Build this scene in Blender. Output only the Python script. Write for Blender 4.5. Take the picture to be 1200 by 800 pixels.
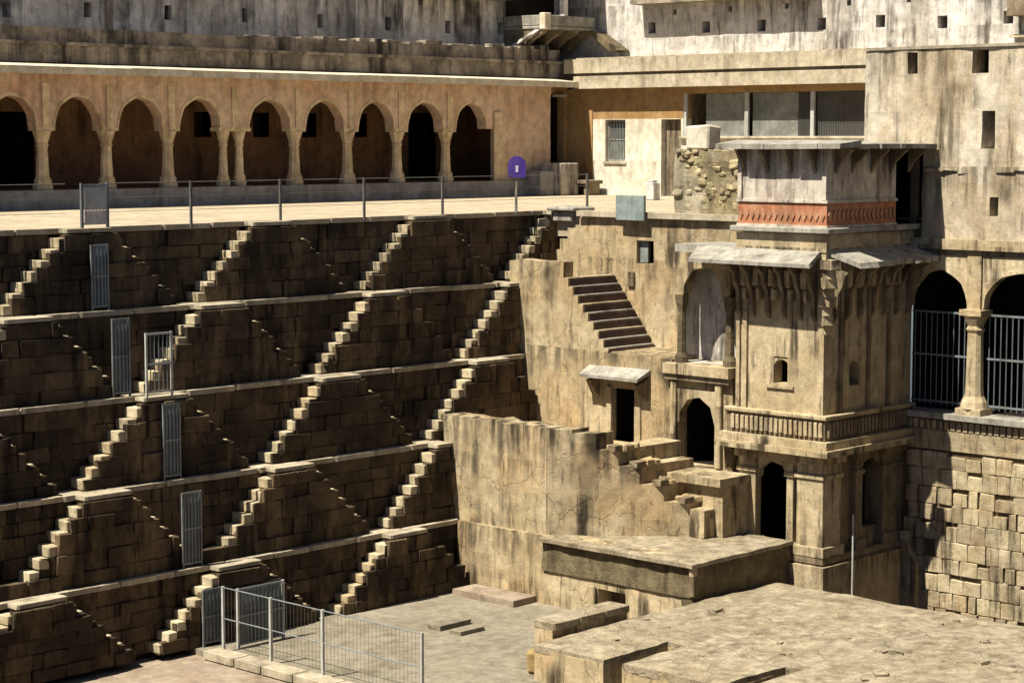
import bpy, bmesh, math, random
from mathutils import Vector, Matrix, noise
random.seed(7)
R = random.Random(11)
S = bpy.context.scene
for o in list(bpy.data.objects):
    bpy.data.objects.remove(o)

# ------------------------------------------------------------------ camera
# world axes follow the stepwell: +X runs along the shaded tiers (recedes to the right),
# +Y runs along the palace side (recedes to the left)
cam_d = bpy.data.cameras.new('camera'); cam = bpy.data.objects.new('camera', cam_d)
S.collection.objects.link(cam); S.camera = cam
cam_d.sensor_width = 36; cam_d.lens = 36 * 2450 / 1200
cam_d.clip_start = .1; cam_d.clip_end = 2000
cam.location = (0, 0, 1.7)
cam.rotation_euler = (math.radians(90) - math.atan2(237, 2450), 0, math.radians(43.5 - 90))

# ------------------------------------------------------------------ light
SUN = Vector((-.60, .10, 1.0)).normalized()
EL = math.asin(SUN.z); AZ = math.atan2(SUN.x, SUN.y)
W = bpy.data.worlds.new('World'); S.world = W; W.use_nodes = True
nt = W.node_tree; bg = nt.nodes['Background']
sky = nt.nodes.new('ShaderNodeTexSky'); sky.sky_type = 'NISHITA'; sky.sun_disc = False
sky.sun_elevation = EL; sky.sun_rotation = AZ; sky.air_density = .45; sky.dust_density = .4
nt.links.new(sky.outputs[0], bg.inputs[0]); bg.inputs[1].default_value = .05
ld = bpy.data.lights.new('sun', 'SUN'); ld.energy = 5.0; ld.angle = math.radians(.5); ld.color = (1, .94, .81)
lo = bpy.data.objects.new('sun', ld); S.collection.objects.link(lo)
lo.rotation_euler = (-SUN).to_track_quat('-Z', 'Y').to_euler()
S.view_settings.view_transform = 'Standard'; S.view_settings.look = 'None'
S.view_settings.exposure = 1.08; S.view_settings.gamma = 1
S.cycles.max_bounces = 6; S.cycles.diffuse_bounces = 2

# ------------------------------------------------------------------ materials
ALB = .68          # measured masonry is darker than it looks in full sun
KEEP = ('dark_weathered_stone', 'tier_core_masonry', 'arcade_shade_plaster', 'ochre_plaster', 'pillar_sandstone', 'grey_stained_plaster', 'mouldy_parapet', 'grey_plinth', 'violet_blue_paint')
def mat(name, c1, c2, dark=None, streak=0., dscale=1.0, mscale=1.3, rough=.9, bump=.25, rnd=.0,
        blotch=None, blotch_amt=0., courses=None, fine=.14, metal=0., bscale=.7, drip=None, bvec=(1, 1, 1), crack=None):
    """weathered masonry: mottled base, vertical run-off streaks, blotches, grain"""
    if name not in KEEP:
        q_ = lambda c: tuple(v * ALB for v in c) if c else c
        c1, c2, dark, blotch = q_(c1), q_(c2), q_(dark), q_(blotch)
    m = bpy.data.materials.new(name); m.use_nodes = True
    t = m.node_tree; N = t.nodes; L = t.links
    b = N['Principled BSDF']; b.inputs['Roughness'].default_value = rough; b.inputs['Metallic'].default_value = metal
    hgt = None
    b.inputs['Specular IOR Level'].default_value = .2 if metal == 0 else .5
    geo = N.new('ShaderNodeNewGeometry')
    def nz(scale, detail=5, vec=(1, 1, 1), rough_=.6, off=0):
        mp = N.new('ShaderNodeMapping'); mp.inputs['Scale'].default_value = vec; mp.inputs['Location'].default_value = (off, off * .7, off * .3)
        L.new(geo.outputs['Position'], mp.inputs['Vector'])
        n = N.new('ShaderNodeTexNoise'); n.inputs['Scale'].default_value = scale; n.inputs['Detail'].default_value = detail
        n.inputs['Roughness'].default_value = rough_
        L.new(mp.outputs[0], n.inputs['Vector']); return n.outputs['Fac']
    def ramp(fac, a, b_):
        r = N.new('ShaderNodeMapRange'); r.inputs['From Min'].default_value = a; r.inputs['From Max'].default_value = b_
        r.clamp = True; r.interpolation_type = 'SMOOTHSTEP'; L.new(fac, r.inputs['Value']); return r.outputs[0]
    def mul(a, k):
        q = N.new('ShaderNodeMath'); q.operation = 'MULTIPLY'; L.new(a, q.inputs[0])
        if isinstance(k, float): q.inputs[1].default_value = k
        else: L.new(k, q.inputs[1])
        return q.outputs[0]
    def mix(fac, a, col, typ='MIX'):
        x = N.new('ShaderNodeMix'); x.data_type = 'RGBA'; x.blend_type = typ
        L.new(fac, x.inputs[0])
        if isinstance(a, tuple): x.inputs[6].default_value = (*a, 1)
        else: L.new(a, x.inputs[6])
        if isinstance(col, tuple): x.inputs[7].default_value = (*col, 1)
        else: L.new(col, x.inputs[7])
        return x.outputs[2]
    col = mix(ramp(nz(mscale, 7), .36, .66), c1, c2)
    if rnd:
        oi = N.new('ShaderNodeObjectInfo'); mr = N.new('ShaderNodeMapRange')
        mr.inputs['To Min'].default_value = 1 - rnd; mr.inputs['To Max'].default_value = 1 + rnd * .8
        L.new(oi.outputs['Random'], mr.inputs['Value'])
        hs = N.new('ShaderNodeHueSaturation'); L.new(mr.outputs[0], hs.inputs['Value']); L.new(col, hs.inputs['Color'])
        col = hs.outputs[0]
    if blotch: col = mix(mul(ramp(nz(bscale, 6, bvec, off=13), .50, .62), float(blotch_amt)), col, blotch)
    if dark and streak:
        s = ramp(nz(2.6 * dscale, 5, (1, 1, .10), .62, 5), .47, .66)
        g = ramp(nz(.55 * dscale, 3, off=31), .38, .60)
        col = mix(mul(mul(s, g), float(streak)), col, dark)
        s2 = ramp(nz(8. * dscale, 4, (1, 1, .16), .6, 9), .55, .70)
        col = mix(mul(s2, float(streak * .55)), col, dark)
        sp = ramp(nz(5.5, 6, off=3, rough_=.7), .60, .72)
        col = mix(mul(sp, float(min(.7, streak * .7))), col, dark)
    if drip:      # black run-off below wet ledges, on the tower also painted eave shade: (z of ledge, length, amount)
        sx = N.new('ShaderNodeSeparateXYZ'); L.new(geo.outputs['Position'], sx.inputs[0])
        s3 = ramp(nz(5.0, 4, (1, 1, .07), .6, 19), .40, .62)
        g3 = ramp(nz(.9, 3, (1, 1, .3), off=53), .30, .60)
        for zt, ln, am in (drip if isinstance(drip, list) else [drip]):
            f = ramp(sx.outputs[2], zt - ln, zt)
            lt = N.new('ShaderNodeMath'); lt.operation = 'LESS_THAN'; L.new(sx.outputs[2], lt.inputs[0]); lt.inputs[1].default_value = zt + .03
            col = mix(mul(mul(mul(s3, g3), mul(f, lt.outputs[0])), float(am)), col, dark or (.03, .025, .015))
    md = ramp(nz(4.2, 5, off=41, rough_=.65), .30, .70)
    x = N.new('ShaderNodeMapRange'); x.inputs['To Min'].default_value = 1 - fine * 1.6; x.inputs['To Max'].default_value = 1 + fine * .9
    L.new(md, x.inputs['Value'])
    hv = N.new('ShaderNodeHueSaturation'); L.new(x.outputs[0], hv.inputs['Value']); L.new(col, hv.inputs['Color']); col = hv.outputs[0]
    if crack:     # irregular broken joints: (cells per metre, width, amount)
        wn = N.new('ShaderNodeTexNoise'); wn.inputs['Scale'].default_value = 1.7; wn.inputs['Detail'].default_value = 4; L.new(geo.outputs['Position'], wn.inputs['Vector'])
        ad = N.new('ShaderNodeVectorMath'); ad.operation = 'MULTIPLY_ADD'; L.new(wn.outputs['Color'], ad.inputs[0]); ad.inputs[1].default_value = (.55, .55, .55); L.new(geo.outputs['Position'], ad.inputs[2])
        vo = N.new('ShaderNodeTexVoronoi'); vo.feature = 'DISTANCE_TO_EDGE'; vo.inputs['Scale'].default_value = crack[0]; L.new(ad.outputs[0], vo.inputs['Vector'])
        cf = ramp(vo.outputs['Distance'], 0.0, crack[1]); inv = N.new('ShaderNodeMath'); inv.operation = 'SUBTRACT'; inv.inputs[0].default_value = 1; L.new(cf, inv.inputs[1])
        col = mix(mul(mul(inv.outputs[0], ramp(nz(1.1, 3, off=77), .35, .6)), float(crack[2])), col, dark or (.1, .08, .05)); hgt = cf
    fn = ramp(nz(26, 4), .25, .75)
    x = N.new('ShaderNodeMapRange'); x.inputs['To Min'].default_value = 1 - fine; x.inputs['To Max'].default_value = 1 + fine * .6
    L.new(fn, x.inputs['Value'])
    hv = N.new('ShaderNodeHueSaturation'); L.new(x.outputs[0], hv.inputs['Value']); L.new(col, hv.inputs['Color'])
    L.new(hv.outputs[0], b.inputs['Base Color'])
    if bump:
        bp = N.new('ShaderNodeBump'); bp.inputs['Strength'].default_value = bump; bp.inputs['Distance'].default_value = .06
        hh = nz(9, 8, rough_=.68)
        if hgt is not None:
            a_ = N.new('ShaderNodeMath'); a_.operation = 'MULTIPLY_ADD'; L.new(hgt, a_.inputs[0]); a_.inputs[1].default_value = .5; L.new(hh, a_.inputs[2]); hh = a_.outputs[0]
        L.new(hh, bp.inputs['Height']); L.new(bp.outputs[0], b.inputs['Normal'])
    return m

DK = (.030, .022, .013)
M = dict(
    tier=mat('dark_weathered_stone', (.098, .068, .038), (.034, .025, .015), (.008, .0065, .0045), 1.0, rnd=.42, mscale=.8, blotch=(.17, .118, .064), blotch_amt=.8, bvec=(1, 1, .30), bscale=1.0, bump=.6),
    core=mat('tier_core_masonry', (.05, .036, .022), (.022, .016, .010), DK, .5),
    tread=mat('worn_step_stone', (.66, .56, .38), (.50, .41, .26), (.16, .125, .08), .45, rnd=.20, mscale=3, blotch=(.50, .33, .14), blotch_amt=.35),
    coping=mat('coping_stone', (.60, .52, .38), (.46, .385, .265), (.15, .12, .08), .5, rnd=.12, mscale=2.2),
    terrace=mat('terrace_paving', (.60, .50, .355), (.50, .41, .28), (.2, .15, .1), .25, mscale=.8, bump=.1),
    plinth=mat('grey_plinth', (.33, .305, .275), (.24, .22, .195), (.10, .09, .075), .6),
    ochre=mat('ochre_plaster', (.68, .485, .335), (.59, .40, .255), (.22, .14, .09), .45, blotch=(.60, .33, .22), blotch_amt=.55, mscale=.9, bump=.1, drip=[(3.25, .9, .4)]),
    ochre_dark=mat('arcade_shade_plaster', (.26, .135, .065), (.17, .088, .042), (.02, .014, .01), .7, mscale=.8, bump=.1),  # plaster darkened to carry the shade inside the arcade
    pillar=mat('pillar_sandstone', (.70, .535, .33), (.57, .42, .24), (.16, .11, .06), .6, mscale=3, bump=.2),
    fascia=mat('pale_fascia', (.88, .78, .59), (.80, .68, .48), (.4, .3, .18), .3, mscale=2, bump=.1),
    grey=mat('grey_stained_plaster', (.76, .71, .62), (.58, .53, .45), (.045, .037, .028), 1.0, mscale=.9, dscale=.9, blotch=(.22, .195, .16), blotch_amt=.6, bvec=(1, 1, .35), drip=[(5.9, 1.4, .8), (8, 2.4, .7)]),
    greydark=mat('mouldy_parapet', (.36, .30, .225), (.20, .165, .125), (.03, .025, .019), .95, mscale=1.6, dscale=.9, blotch=(.10, .085, .065), blotch_amt=.6, bscale=1.6),
    white=mat('chalky_white_plaster', (.90, .85, .775), (.76, .70, .62), (.10, .082, .062), 1.0, mscale=.8, dscale=.9, blotch=(.48, .41, .32), blotch_amt=.55, bvec=(1, 1, .4), drip=[(5.75, 1.0, .7), (8, 2.6, .8), (4.7, .6, .5)]),
    cream=mat('cream_plaster', (.92, .85, .69), (.85, .76, .58), (.34, .27, .18), .35, mscale=.7, bump=.1, drip=[(2.3, .8, .35), (1.02, .9, .5)]),
    orange=mat('orange_shade_plaster', (.46, .29, .13), (.40, .235, .09), (.22, .13, .05), .35, bump=.1),  # orange-brown of the shade below the cornice and in the corner
    cornice=mat('pale_yellow_cornice', (.66, .575, .42), (.55, .465, .32), (.20, .155, .10), .6, mscale=1.5, drip=[(4.12, .45, .6), (3.6, .3, .5)]),
    tan=mat('tan_lime_plaster', (.62, .495, .31), (.49, .375, .21), (.085, .062, .036), 1.15, mscale=.8, dscale=.9, blotch=(.57, .375, .18), blotch_amt=.5, drip=[(-.02, 1.0, .8), (-1.08, 1.0, .7), (-3.06, .9, .8), (-6.6, .9, .85)], crack=(.9, .012, .6)),
    tanx3=mat('tan_plaster_with_runs', (.62, .505, .325), (.50, .39, .225), (.06, .046, .029), 1.0, mscale=.9, blotch=(.57, .37, .18), blotch_amt=.45, drip=[(-4.3, 1.3, 1.0), (-5.1, .8, .6)], crack=(.9, .014, .6)),
    stain=mat('streaked_old_plaster', (.68, .57, .41), (.55, .435, .28), (.12, .09, .055), 1.0, mscale=.7, dscale=.8, blotch=(.80, .72, .585), blotch_amt=.7, bvec=(1, 1, .45), drip=[(3.6, 1.6, .8), (1.1, 1.3, .9)]),
    ashlar=mat('weathered_ashlar', (.66, .55, .36), (.54, .425, .25), (.085, .06, .034), 1.0, rnd=.28, mscale=1.6, dscale=1.2, blotch=(.55, .36, .19), blotch_amt=.35, bump=.5),
    joint=mat('dark_mortar', (.24, .18, .105), (.15, .11, .062), DK, .8),
    tower=mat('carved_sandstone', (.64, .52, .335), (.52, .405, .235), (.075, .055, .033), 1.15, mscale=1.2, blotch=(.60, .42, .21), blotch_amt=.35, bump=.35, drip=[(-.55, 1.7, .95), (-4.0, .5, .6), (-4.7, 1.2, .85), (-6.9, 1., .8)]),  # drips are run-off stains plus painted shade under the eaves
    towergrey=mat('weathered_shade_sandstone', (.33, .26, .17), (.22, .165, .10), (.045, .034, .022), .9, mscale=1.8, bump=.45),  # weathered stone, also the darker copy for the tower's shaded side
    pink=mat('pale_pink_limewash', (.66, .555, .46), (.74, .655, .535), (.13, .097, .067), 1.0, mscale=1.4, bump=.15, drip=[(1.5, .8, .85)]),
    red=mat('red_frieze_stone', (.60, .26, .14), (.50, .19, .095), (.17, .07, .04), .6, mscale=5, blotch=(.58, .33, .19), blotch_amt=.6, bscale=3),
    redpale=mat('faded_frieze_relief', (.62, .34, .20), (.50, .24, .13), (.2, .09, .05), .6, mscale=6),
    slate=mat('pale_eave_slab', (.48, .45, .38), (.36, .33, .27), (.10, .085, .065), .8, mscale=2.5),
    mossy=mat('mossy_masonry', (.235, .185, .105), (.145, .11, .062), (.035, .028, .016), .8, mscale=2.6, bump=.7, dscale=1.2),
    platform=mat('worn_flagstone', (.44, .37, .255), (.355, .285, .185), (.13, .10, .06), .6, rnd=.08, mscale=1.1, blotch=(.50, .43, .31), blotch_amt=.6, bscale=2.2, bvec=(.5, 1, 1), bump=.45, fine=.2, crack=(1.3, .03, .45)),
    floor=mat('grey_floor_paving', (.34, .295, .215), (.27, .23, .165), (.14, .115, .08), .5, mscale=.8, blotch=(.36, .32, .245), blotch_amt=.5, bump=.2),
    floor2=mat('pink_brown_paving', (.42, .335, .25), (.35, .265, .185), (.17, .125, .08), .5, mscale=1.1, bump=.25),
    earth=mat('dusty_ground', (.40, .31, .20), (.33, .25, .15), (.2, .15, .09), .3, mscale=.5),
    riser=mat('riser_shade_stone', (.15, .095, .085), (.10, .065, .058), DK, .4, mscale=3),  # purple-brown stands in for shade on the stair risers
    tanstone=mat('exposed_wall_stone', (.60, .475, .295), (.46, .35, .195), (.105, .075, .042), .8, rnd=.16, mscale=1.2, bump=.5),
    dark=mat('interior_shade', (.018, .012, .008), (.010, .007, .005), None, 0, bump=0),  # near-black colour painting the shade inside doorways and rooms
    hole=mat('recess_shade', (.030, .021, .014), (.018, .012, .008), None, 0, bump=0),  # black colour painting the shade inside niches and slots
    steel=mat('galvanised_steel', (.30, .335, .345), (.23, .26, .27), (.14, .085, .05), .4, rough=.5, bump=0, fine=.1, metal=.2, mscale=4),
    steelblue=mat('blue_grey_steel', (.20, .24, .26), (.15, .185, .20), (.12, .075, .045), .4, rough=.5, bump=0, fine=.1, metal=.1, mscale=4),
    paint=mat('white_painted_steel', (.62, .62, .58), (.52, .52, .48), (.25, .16, .09), .5, rough=.5, bump=0, fine=.1, mscale=5),
    mesh=mat('grey_wire_mesh', (.17, .165, .15), (.14, .135, .12), None, 0, rough=.6, bump=0, fine=.1),
    pane=mat('dusty_grey_pane', (.32, .33, .29), (.22, .225, .195), (.1, .1, .085), .4, rough=.5, bump=.05, mscale=1.8),
    teal=mat('blue_green_sheet', (.34, .40, .38), (.27, .33, .31), (.16, .15, .12), .6, rough=.6, bump=0, mscale=2),
    purple=mat('violet_blue_paint', (.055, .028, .20), (.04, .022, .15), (.12, .10, .16), .4, rough=.55, bump=0, fine=.1),
    white_mark=mat('white_print', (.62, .60, .80), (.5, .48, .70), None, 0, bump=0, fine=.02),
    yellow=mat('yellow_ochre_wash', (.50, .36, .14), (.42, .30, .13), (.14, .10, .04), .7, mscale=3),
    rubble=mat('rubble_stone', (.53, .43, .255), (.40, .32, .17), (.10, .085, .045), .55, rnd=.4, mscale=3, blotch=(.66, .60, .47), blotch_amt=.4, bump=.5),
)

# ------------------------------------------------------------------ mesh helpers
class MB:
    def __init__(s): s.v = []; s.f = []
    def box(s, x0, x1, y0, y1, z0, z1, j=0.):
        n = len(s.v)
        for z in (z0, z1):
            for x, y in ((x0, y0), (x1, y0), (x1, y1), (x0, y1)):
                s.v.append((x + R.uniform(-j, j), y + R.uniform(-j, j), z + R.uniform(-j, j)) if j else (x, y, z))
        for q in ((3, 2, 1, 0), (4, 5, 6, 7), (0, 1, 5, 4), (1, 2, 6, 5), (2, 3, 7, 6), (3, 0, 4, 7)):
            s.f.append(tuple(n + i for i in q))
        return s
    def hexa(s, pts):
        n = len(s.v); s.v += pts
        for q in ((3, 2, 1, 0), (4, 5, 6, 7), (0, 1, 5, 4), (1, 2, 6, 5), (2, 3, 7, 6), (3, 0, 4, 7)):
            s.f.append(tuple(n + i for i in q))
        return s
    def prism(s, poly, fn):
        """poly of (u,w); fn(u,w,side) -> xyz; side 0/1"""
        n = len(s.v); k = len(poly)
        for sd in (0, 1): s.v += [fn(u, w, sd) for u, w in poly]
        s.f.append(tuple(range(n, n + k))); s.f.append(tuple(range(n + 2 * k - 1, n + k - 1, -1)))
        for i in range(k):
            j = (i + 1) % k; s.f.append((n + i, n + j, n + k + j, n + k + i))
        return s
    def lathe(s, cx, cy, prof, seg=10, rot=0.):
        n = len(s.v)
        for r, z in prof:
            for i in range(seg):
                a = rot + 2 * math.pi * i / seg; s.v.append((cx + r * math.cos(a), cy + r * math.sin(a), z))
        for k in range(len(prof) - 1):
            for i in range(seg):
                j = (i + 1) % seg; s.f.append((n + k * seg + i, n + k * seg + j, n + (k + 1) * seg + j, n + (k + 1) * seg + i))
        s.f.append(tuple(n + i for i in reversed(range(seg)))); e = n + (len(prof) - 1) * seg
        s.f.append(tuple(e + i for i in range(seg)))
        return s
    def tube(s, a, b, r, seg=6):
        a = Vector(a); b = Vector(b); d = (b - a).normalized(); u = d.orthogonal().normalized(); w = d.cross(u); n = len(s.v)
        for p in (a, b):
            for i in range(seg):
                t = 2 * math.pi * i / seg; s.v.append(tuple(p + u * r * math.cos(t) + w * r * math.sin(t)))
        for i in range(seg):
            j = (i + 1) % seg; s.f.append((n + i, n + j, n + seg + j, n + seg + i))
        s.f.append(tuple(n + i for i in reversed(range(seg)))); s.f.append(tuple(n + seg + i for i in range(seg)))
        return s
    def build(s, name, m, parent=None, bevel=0., smooth=False, rough=0.):
        off = parent_world(parent)
        bm = bmesh.new(); vs = [bm.verts.new(Vector(p)) for p in s.v]
        for f in s.f:
            try: bm.faces.new([vs[i] for i in f])
            except ValueError: pass
        if bevel: bmesh.ops.bevel(bm, geom=bm.edges[:], offset=bevel, segments=1, affect='EDGES', clamp_overlap=True)
        if rough:
            for v in bm.verts:
                p = v.co
                v.co = p + Vector((noise.noise(p * 1.7), noise.noise(p * 1.7 + Vector((9, 3, 1))), noise.noise(p * 1.7 + Vector((2, 8, 5))))) * rough
        bmesh.ops.recalc_face_normals(bm, faces=bm.faces[:])
        for v in bm.verts: v.co -= off
        me = bpy.data.meshes.new(name); bm.to_mesh(me); bm.free()
        if smooth:
            for p in me.polygons: p.use_smooth = True
        me.materials.append(m)
        o = bpy.data.objects.new(name, me); S.collection.objects.link(o)
        if parent: o.parent = parent
        return o

def parent_world(p):
    v = Vector((0, 0, 0))
    while p: v = v + p.location; p = p.parent
    return v
def tag(o, label=None, cat=None, group=None, kind=None):
    if label: o['label'] = label
    if cat: o['category'] = cat
    if group: o['group'] = group
    if kind: o['kind'] = kind
    return o
def thing(name, loc, label, cat, group=None):
    o = bpy.data.objects.new(name, None); o.empty_display_size = .3; S.collection.objects.link(o); o.location = loc
    return tag(o, label, cat, group)
def struct(o): o['kind'] = 'structure'; return o
def inst(src, parent, loc, scale=(1, 1, 1), rz=0.):
    """linked copy of a part (mesh shared); loc in world"""
    o = src.copy(); S.collection.objects.link(o); o.parent = parent
    o.location = Vector(loc) - parent_world(parent); o.scale = scale; o.rotation_euler = (0, 0, rz)
    return o

# unit stones (chamfered, slightly irregular), shared by every coursed wall
def unit_stone(j=.03, b=.05):
    bm = bmesh.new(); bmesh.ops.create_cube(bm, size=1)
    bmesh.ops.bevel(bm, geom=bm.edges[:], offset=b, segments=1, affect='EDGES')
    for v in bm.verts: v.co += Vector((R.uniform(-j, j), R.uniform(-j, j), R.uniform(-j, j)))
    bmesh.ops.recalc_face_normals(bm, faces=bm.faces[:])
    me = bpy.data.meshes.new('stone'); bm.to_mesh(me); bm.free(); return me
VAR = {}
def stone_obj(name, m, parent, c, size, j=.03, b=.05):
    key = (m.name, j)
    if key not in VAR:
        VAR[key] = [unit_stone(j, b) for _ in range(7)]
        for me in VAR[key]: me.materials.append(m)
    o = bpy.data.objects.new(name, R.choice(VAR[key])); S.collection.objects.link(o); o.parent = parent
    o.location = Vector(c) - parent_world(parent); o.scale = size
    return o

def facade(name, m, parent, plane, const, u0, u1, z0, z1, holes=(), thick=.5, cell=.4, amp=.02, top=None, skew=None):
    """wall with real openings, slightly uneven face. plane 'x': face at x=const looking -X (u=y); 'y': face at y=const looking -Y (u=x)"""
    us = {u0, u1}; ws = {z0, z1}
    for h in holes: us |= {h[0], h[1]}; ws |= {h[2], h[3]}
    def fill(vals, step):
        v = sorted(vals); out = [v[0]]
        for a, b in zip(v, v[1:]):
            n = max(1, round((b - a) / step))
            out += [a + (b - a) * i / n for i in range(1, n + 1)]
        return out
    us = [u for u in fill(us, cell) if u0 - 1e-6 <= u <= u1 + 1e-6]; ws = [w for w in fill(ws, cell) if z0 - 1e-6 <= w <= z1 + 1e-6]
    nu, nw = len(us) - 1, len(ws) - 1
    def solid(i, j):
        if i < 0 or j < 0 or i >= nu or j >= nw: return False
        u = (us[i] + us[i + 1]) / 2; w = (ws[j] + ws[j + 1]) / 2
        return not any(h[0] < u < h[1] and h[2] < w < h[3] for h in holes)
    mb = MB(); idx = {}
    def V(i, j, d):
        k = (i, j, d)
        if k not in idx:
            u, w = us[i], ws[j]; zz = w
            if j == nw and top: zz = w + top(u)
            p = Vector((const, u, w)) if plane == 'x' else Vector((u, const, w))
            e = ((noise.noise(p * 1.1) * .7 + noise.noise(p * 3.1) * .4) * amp if d == 0 else thick) + (skew(u) if skew else 0)
            idx[k] = len(mb.v); mb.v.append((const + e, u, zz) if plane == 'x' else (u, const + e, zz))
        return idx[k]
    for i in range(nu):
        for j in range(nw):
            if not solid(i, j): continue
            mb.f.append((V(i, j, 0), V(i + 1, j, 0), V(i + 1, j + 1, 0), V(i, j + 1, 0)))
            mb.f.append((V(i, j, 1), V(i, j + 1, 1), V(i + 1, j + 1, 1), V(i + 1, j, 1)))
            if not solid(i - 1, j): mb.f.append((V(i, j, 0), V(i, j + 1, 0), V(i, j + 1, 1), V(i, j, 1)))
            if not solid(i + 1, j): mb.f.append((V(i + 1, j, 0), V(i + 1, j, 1), V(i + 1, j + 1, 1), V(i + 1, j + 1, 0)))
            if not solid(i, j - 1): mb.f.append((V(i, j, 0), V(i, j, 1), V(i + 1, j, 1), V(i + 1, j, 0)))
            if not solid(i, j + 1): mb.f.append((V(i, j + 1, 0), V(i + 1, j + 1, 0), V(i + 1, j + 1, 1), V(i, j + 1, 1)))
    return mb.build(name, m, parent)

def slab_top(name, m, parent, x0, x1, y0, y1, z, thick, amp=.03, cell=.16, ragged=.05):
    """worn paved surface: dense uneven sheet with ragged, rounded edges"""
    nx = max(2, round((x1 - x0) / cell)); ny = max(2, round((y1 - y0) / cell)); mb = MB()
    for i in range(nx + 1):
        for j in range(ny + 1):
            x = x0 + (x1 - x0) * i / nx; y = y0 + (y1 - y0) * j / ny
            p = Vector((x, y, z)); e = noise.noise(p * 1.3) * .8 + noise.noise(p * 4.1) * .45 + abs(noise.noise(p * .6)) * .5
            edge_ = i in (0, nx) or j in (0, ny)
            dx = noise.noise(p * 2.3 + Vector((5, 0, 0))) * ragged if i in (0, nx) else 0
            dy = noise.noise(p * 2.3 + Vector((0, 7, 0))) * ragged if j in (0, ny) else 0
            mb.v.append((x + dx, y + dy, z + e * amp - (.025 if edge_ else 0)))
    k = len(mb.v); mb.v += [(a, b, z - thick) for a, b, c in mb.v]
    I = lambda i, j: i * (ny + 1) + j
    for i in range(nx):
        for j in range(ny): mb.f.append((I(i, j), I(i + 1, j), I(i + 1, j + 1), I(i, j + 1)))
    for i in range(nx):
        for j in (0, ny): mb.f.append((I(i, j), I(i + 1, j), I(i + 1, j) + k, I(i, j) + k))
    for j in range(ny):
        for i in (0, nx): mb.f.append((I(i, j), I(i, j + 1), I(i, j + 1) + k, I(i, j) + k))
    return mb.build(name, m, parent)

def P(plane, const, u, w, d): return (const + d, u, w) if plane == 'x' else (u, const + d, w)
def arch_curve(hw, rise, lobes=7, cusp=.06, n=42, point=.02):
    """half-width hw at spring, rise to crown; scalloped (cusped) intrados with a small point"""
    pts = []
    for i in range(n + 1):
        t = math.pi * i / n
        r = 1 - cusp * abs(math.sin(lobes * t)) ** .7 if cusp else 1
        u = -math.cos(t) * hw * (r if 0 < i < n else 1); w = math.sin(t) ** .92 * rise * r
        w += point * rise * max(0, 1 - abs(t - math.pi / 2) / .5) ** 2
        pts.append((u, w))
    return pts
def arch(name, m, parent, plane, const, uc, hw, spring, rise, u0, u1, ztop, thick, **kw):
    """masonry between u0..u1 from the arch curve (and springing line) up to ztop"""
    c = arch_curve(hw, rise, **kw); mb = MB()
    line = [(u0 - uc, 0)] + c + [(u1 - uc, 0)]
    n = len(line)
    for d in (0, thick):
        for u, w in line:
            mb.v.append(P(plane, const, uc + u, spring + w, d)); mb.v.append(P(plane, const, uc + max(u0 - uc, min(u1 - uc, u)), ztop, d))
    o2 = 2 * n
    for i in range(n - 1):
        a, b, c_, d = 2 * i, 2 * i + 1, 2 * i + 3, 2 * i + 2
        mb.f += [(a, b, c_, d), (o2 + a, o2 + d, o2 + c_, o2 + b), (a, d, o2 + d, o2 + a), (b, o2 + b, o2 + c_, c_)]
    mb.f += [(0, 1, o2 + 1, o2), (2 * n - 2, 2 * n - 1, o2 + 2 * n - 1, o2 + 2 * n - 2)]
    return mb.build(name, m, parent)
def recess(name, m, parent, plane, const, u0, u1, z0, z1, depth, d0=.05):
    """open-fronted lining of a niche or a dark room"""
    mb = MB(); c = [(u0, z0), (u1, z0), (u1, z1), (u0, z1)]
    for d in (d0, depth): mb.v += [P(plane, const, u, w, d) for u, w in c]
    mb.f = [(4, 5, 6, 7), (0, 1, 5, 4), (1, 2, 6, 5), (2, 3, 7, 6), (3, 0, 4, 7)]
    return mb.build(name, m, parent)

# ================================================================== SETTING: levels of the well
Z = [0, -1.60, -3.25, -4.90, -6.57, -8.05]      # lips of the five tiers and the lower floor
YL = [34 - .5 * k for k in range(6)]            # lip edge of each tier
XEND = [38.4, 35.2, 35.2, 32.0, 32.0]           # where each tier meets the palace side
X0 = 15.0
PIT = (2.0, 2.0, 38.4, 34.0)
# ground reaching the horizon, one sheet with the well cut out
g = MB(); B = 900
g.v = [(-B, -B, -.02), (B, -B, -.02), (B, B, -.02), (-B, B, -.02), (PIT[0], PIT[1], -.02), (38.5, PIT[1], -.02), (38.5, 34.1, -.02), (PIT[0], 34.1, -.02)]
g.f = [(0, 1, 5, 4), (1, 2, 6, 5), (2, 3, 7, 6), (3, 0, 4, 7)]
struct(g.build('ground', M['earth']))
# near sides of the well (behind and beside the viewpoint)
g = MB().box(1.2, 2, 2, 34.6, -16, -.03).box(2, 39, 1.2, 2, -16, -.03).box(2.1, X0, 34.1, 34.8, -16, -.03)
struct(g.build('well_side', M['mossy']))
struct(MB().box(2, 39, 2, 36, -16.3, -16).build('well_bottom', M['core']))
# lower floor: grey paving and the lower pinkish walk
struct(MB().box(24.45, 32.4, 14, 32.0, -15.95, -8.05).build('lower_floor', M['floor']))
struct(MB().box(X0, 24.45, 20, 32.4, -16, -8.17).build('lower_walk', M['floor2']))
struct(MB().box(32.45, 38.6, 8, 25.4, -15.9, -12.5).build('tank_floor', M['mossy']))
# edge stones along the lower floor
edge = tag(bpy.data.objects.new('floor_edging', None), 'row of pale edge stones along the railing side of the lower floor', 'kerb'); S.collection.objects.link(edge); edge.location = (24.5, 24, -8.05)
y = 31.2
while y > 18:
    l = R.uniform(.7, 1.2); stone_obj('edge_stone', M['coping'], edge, (24.5, y - l / 2, -8.07), (.42, l - .03, .16), .012); y -= l
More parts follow.
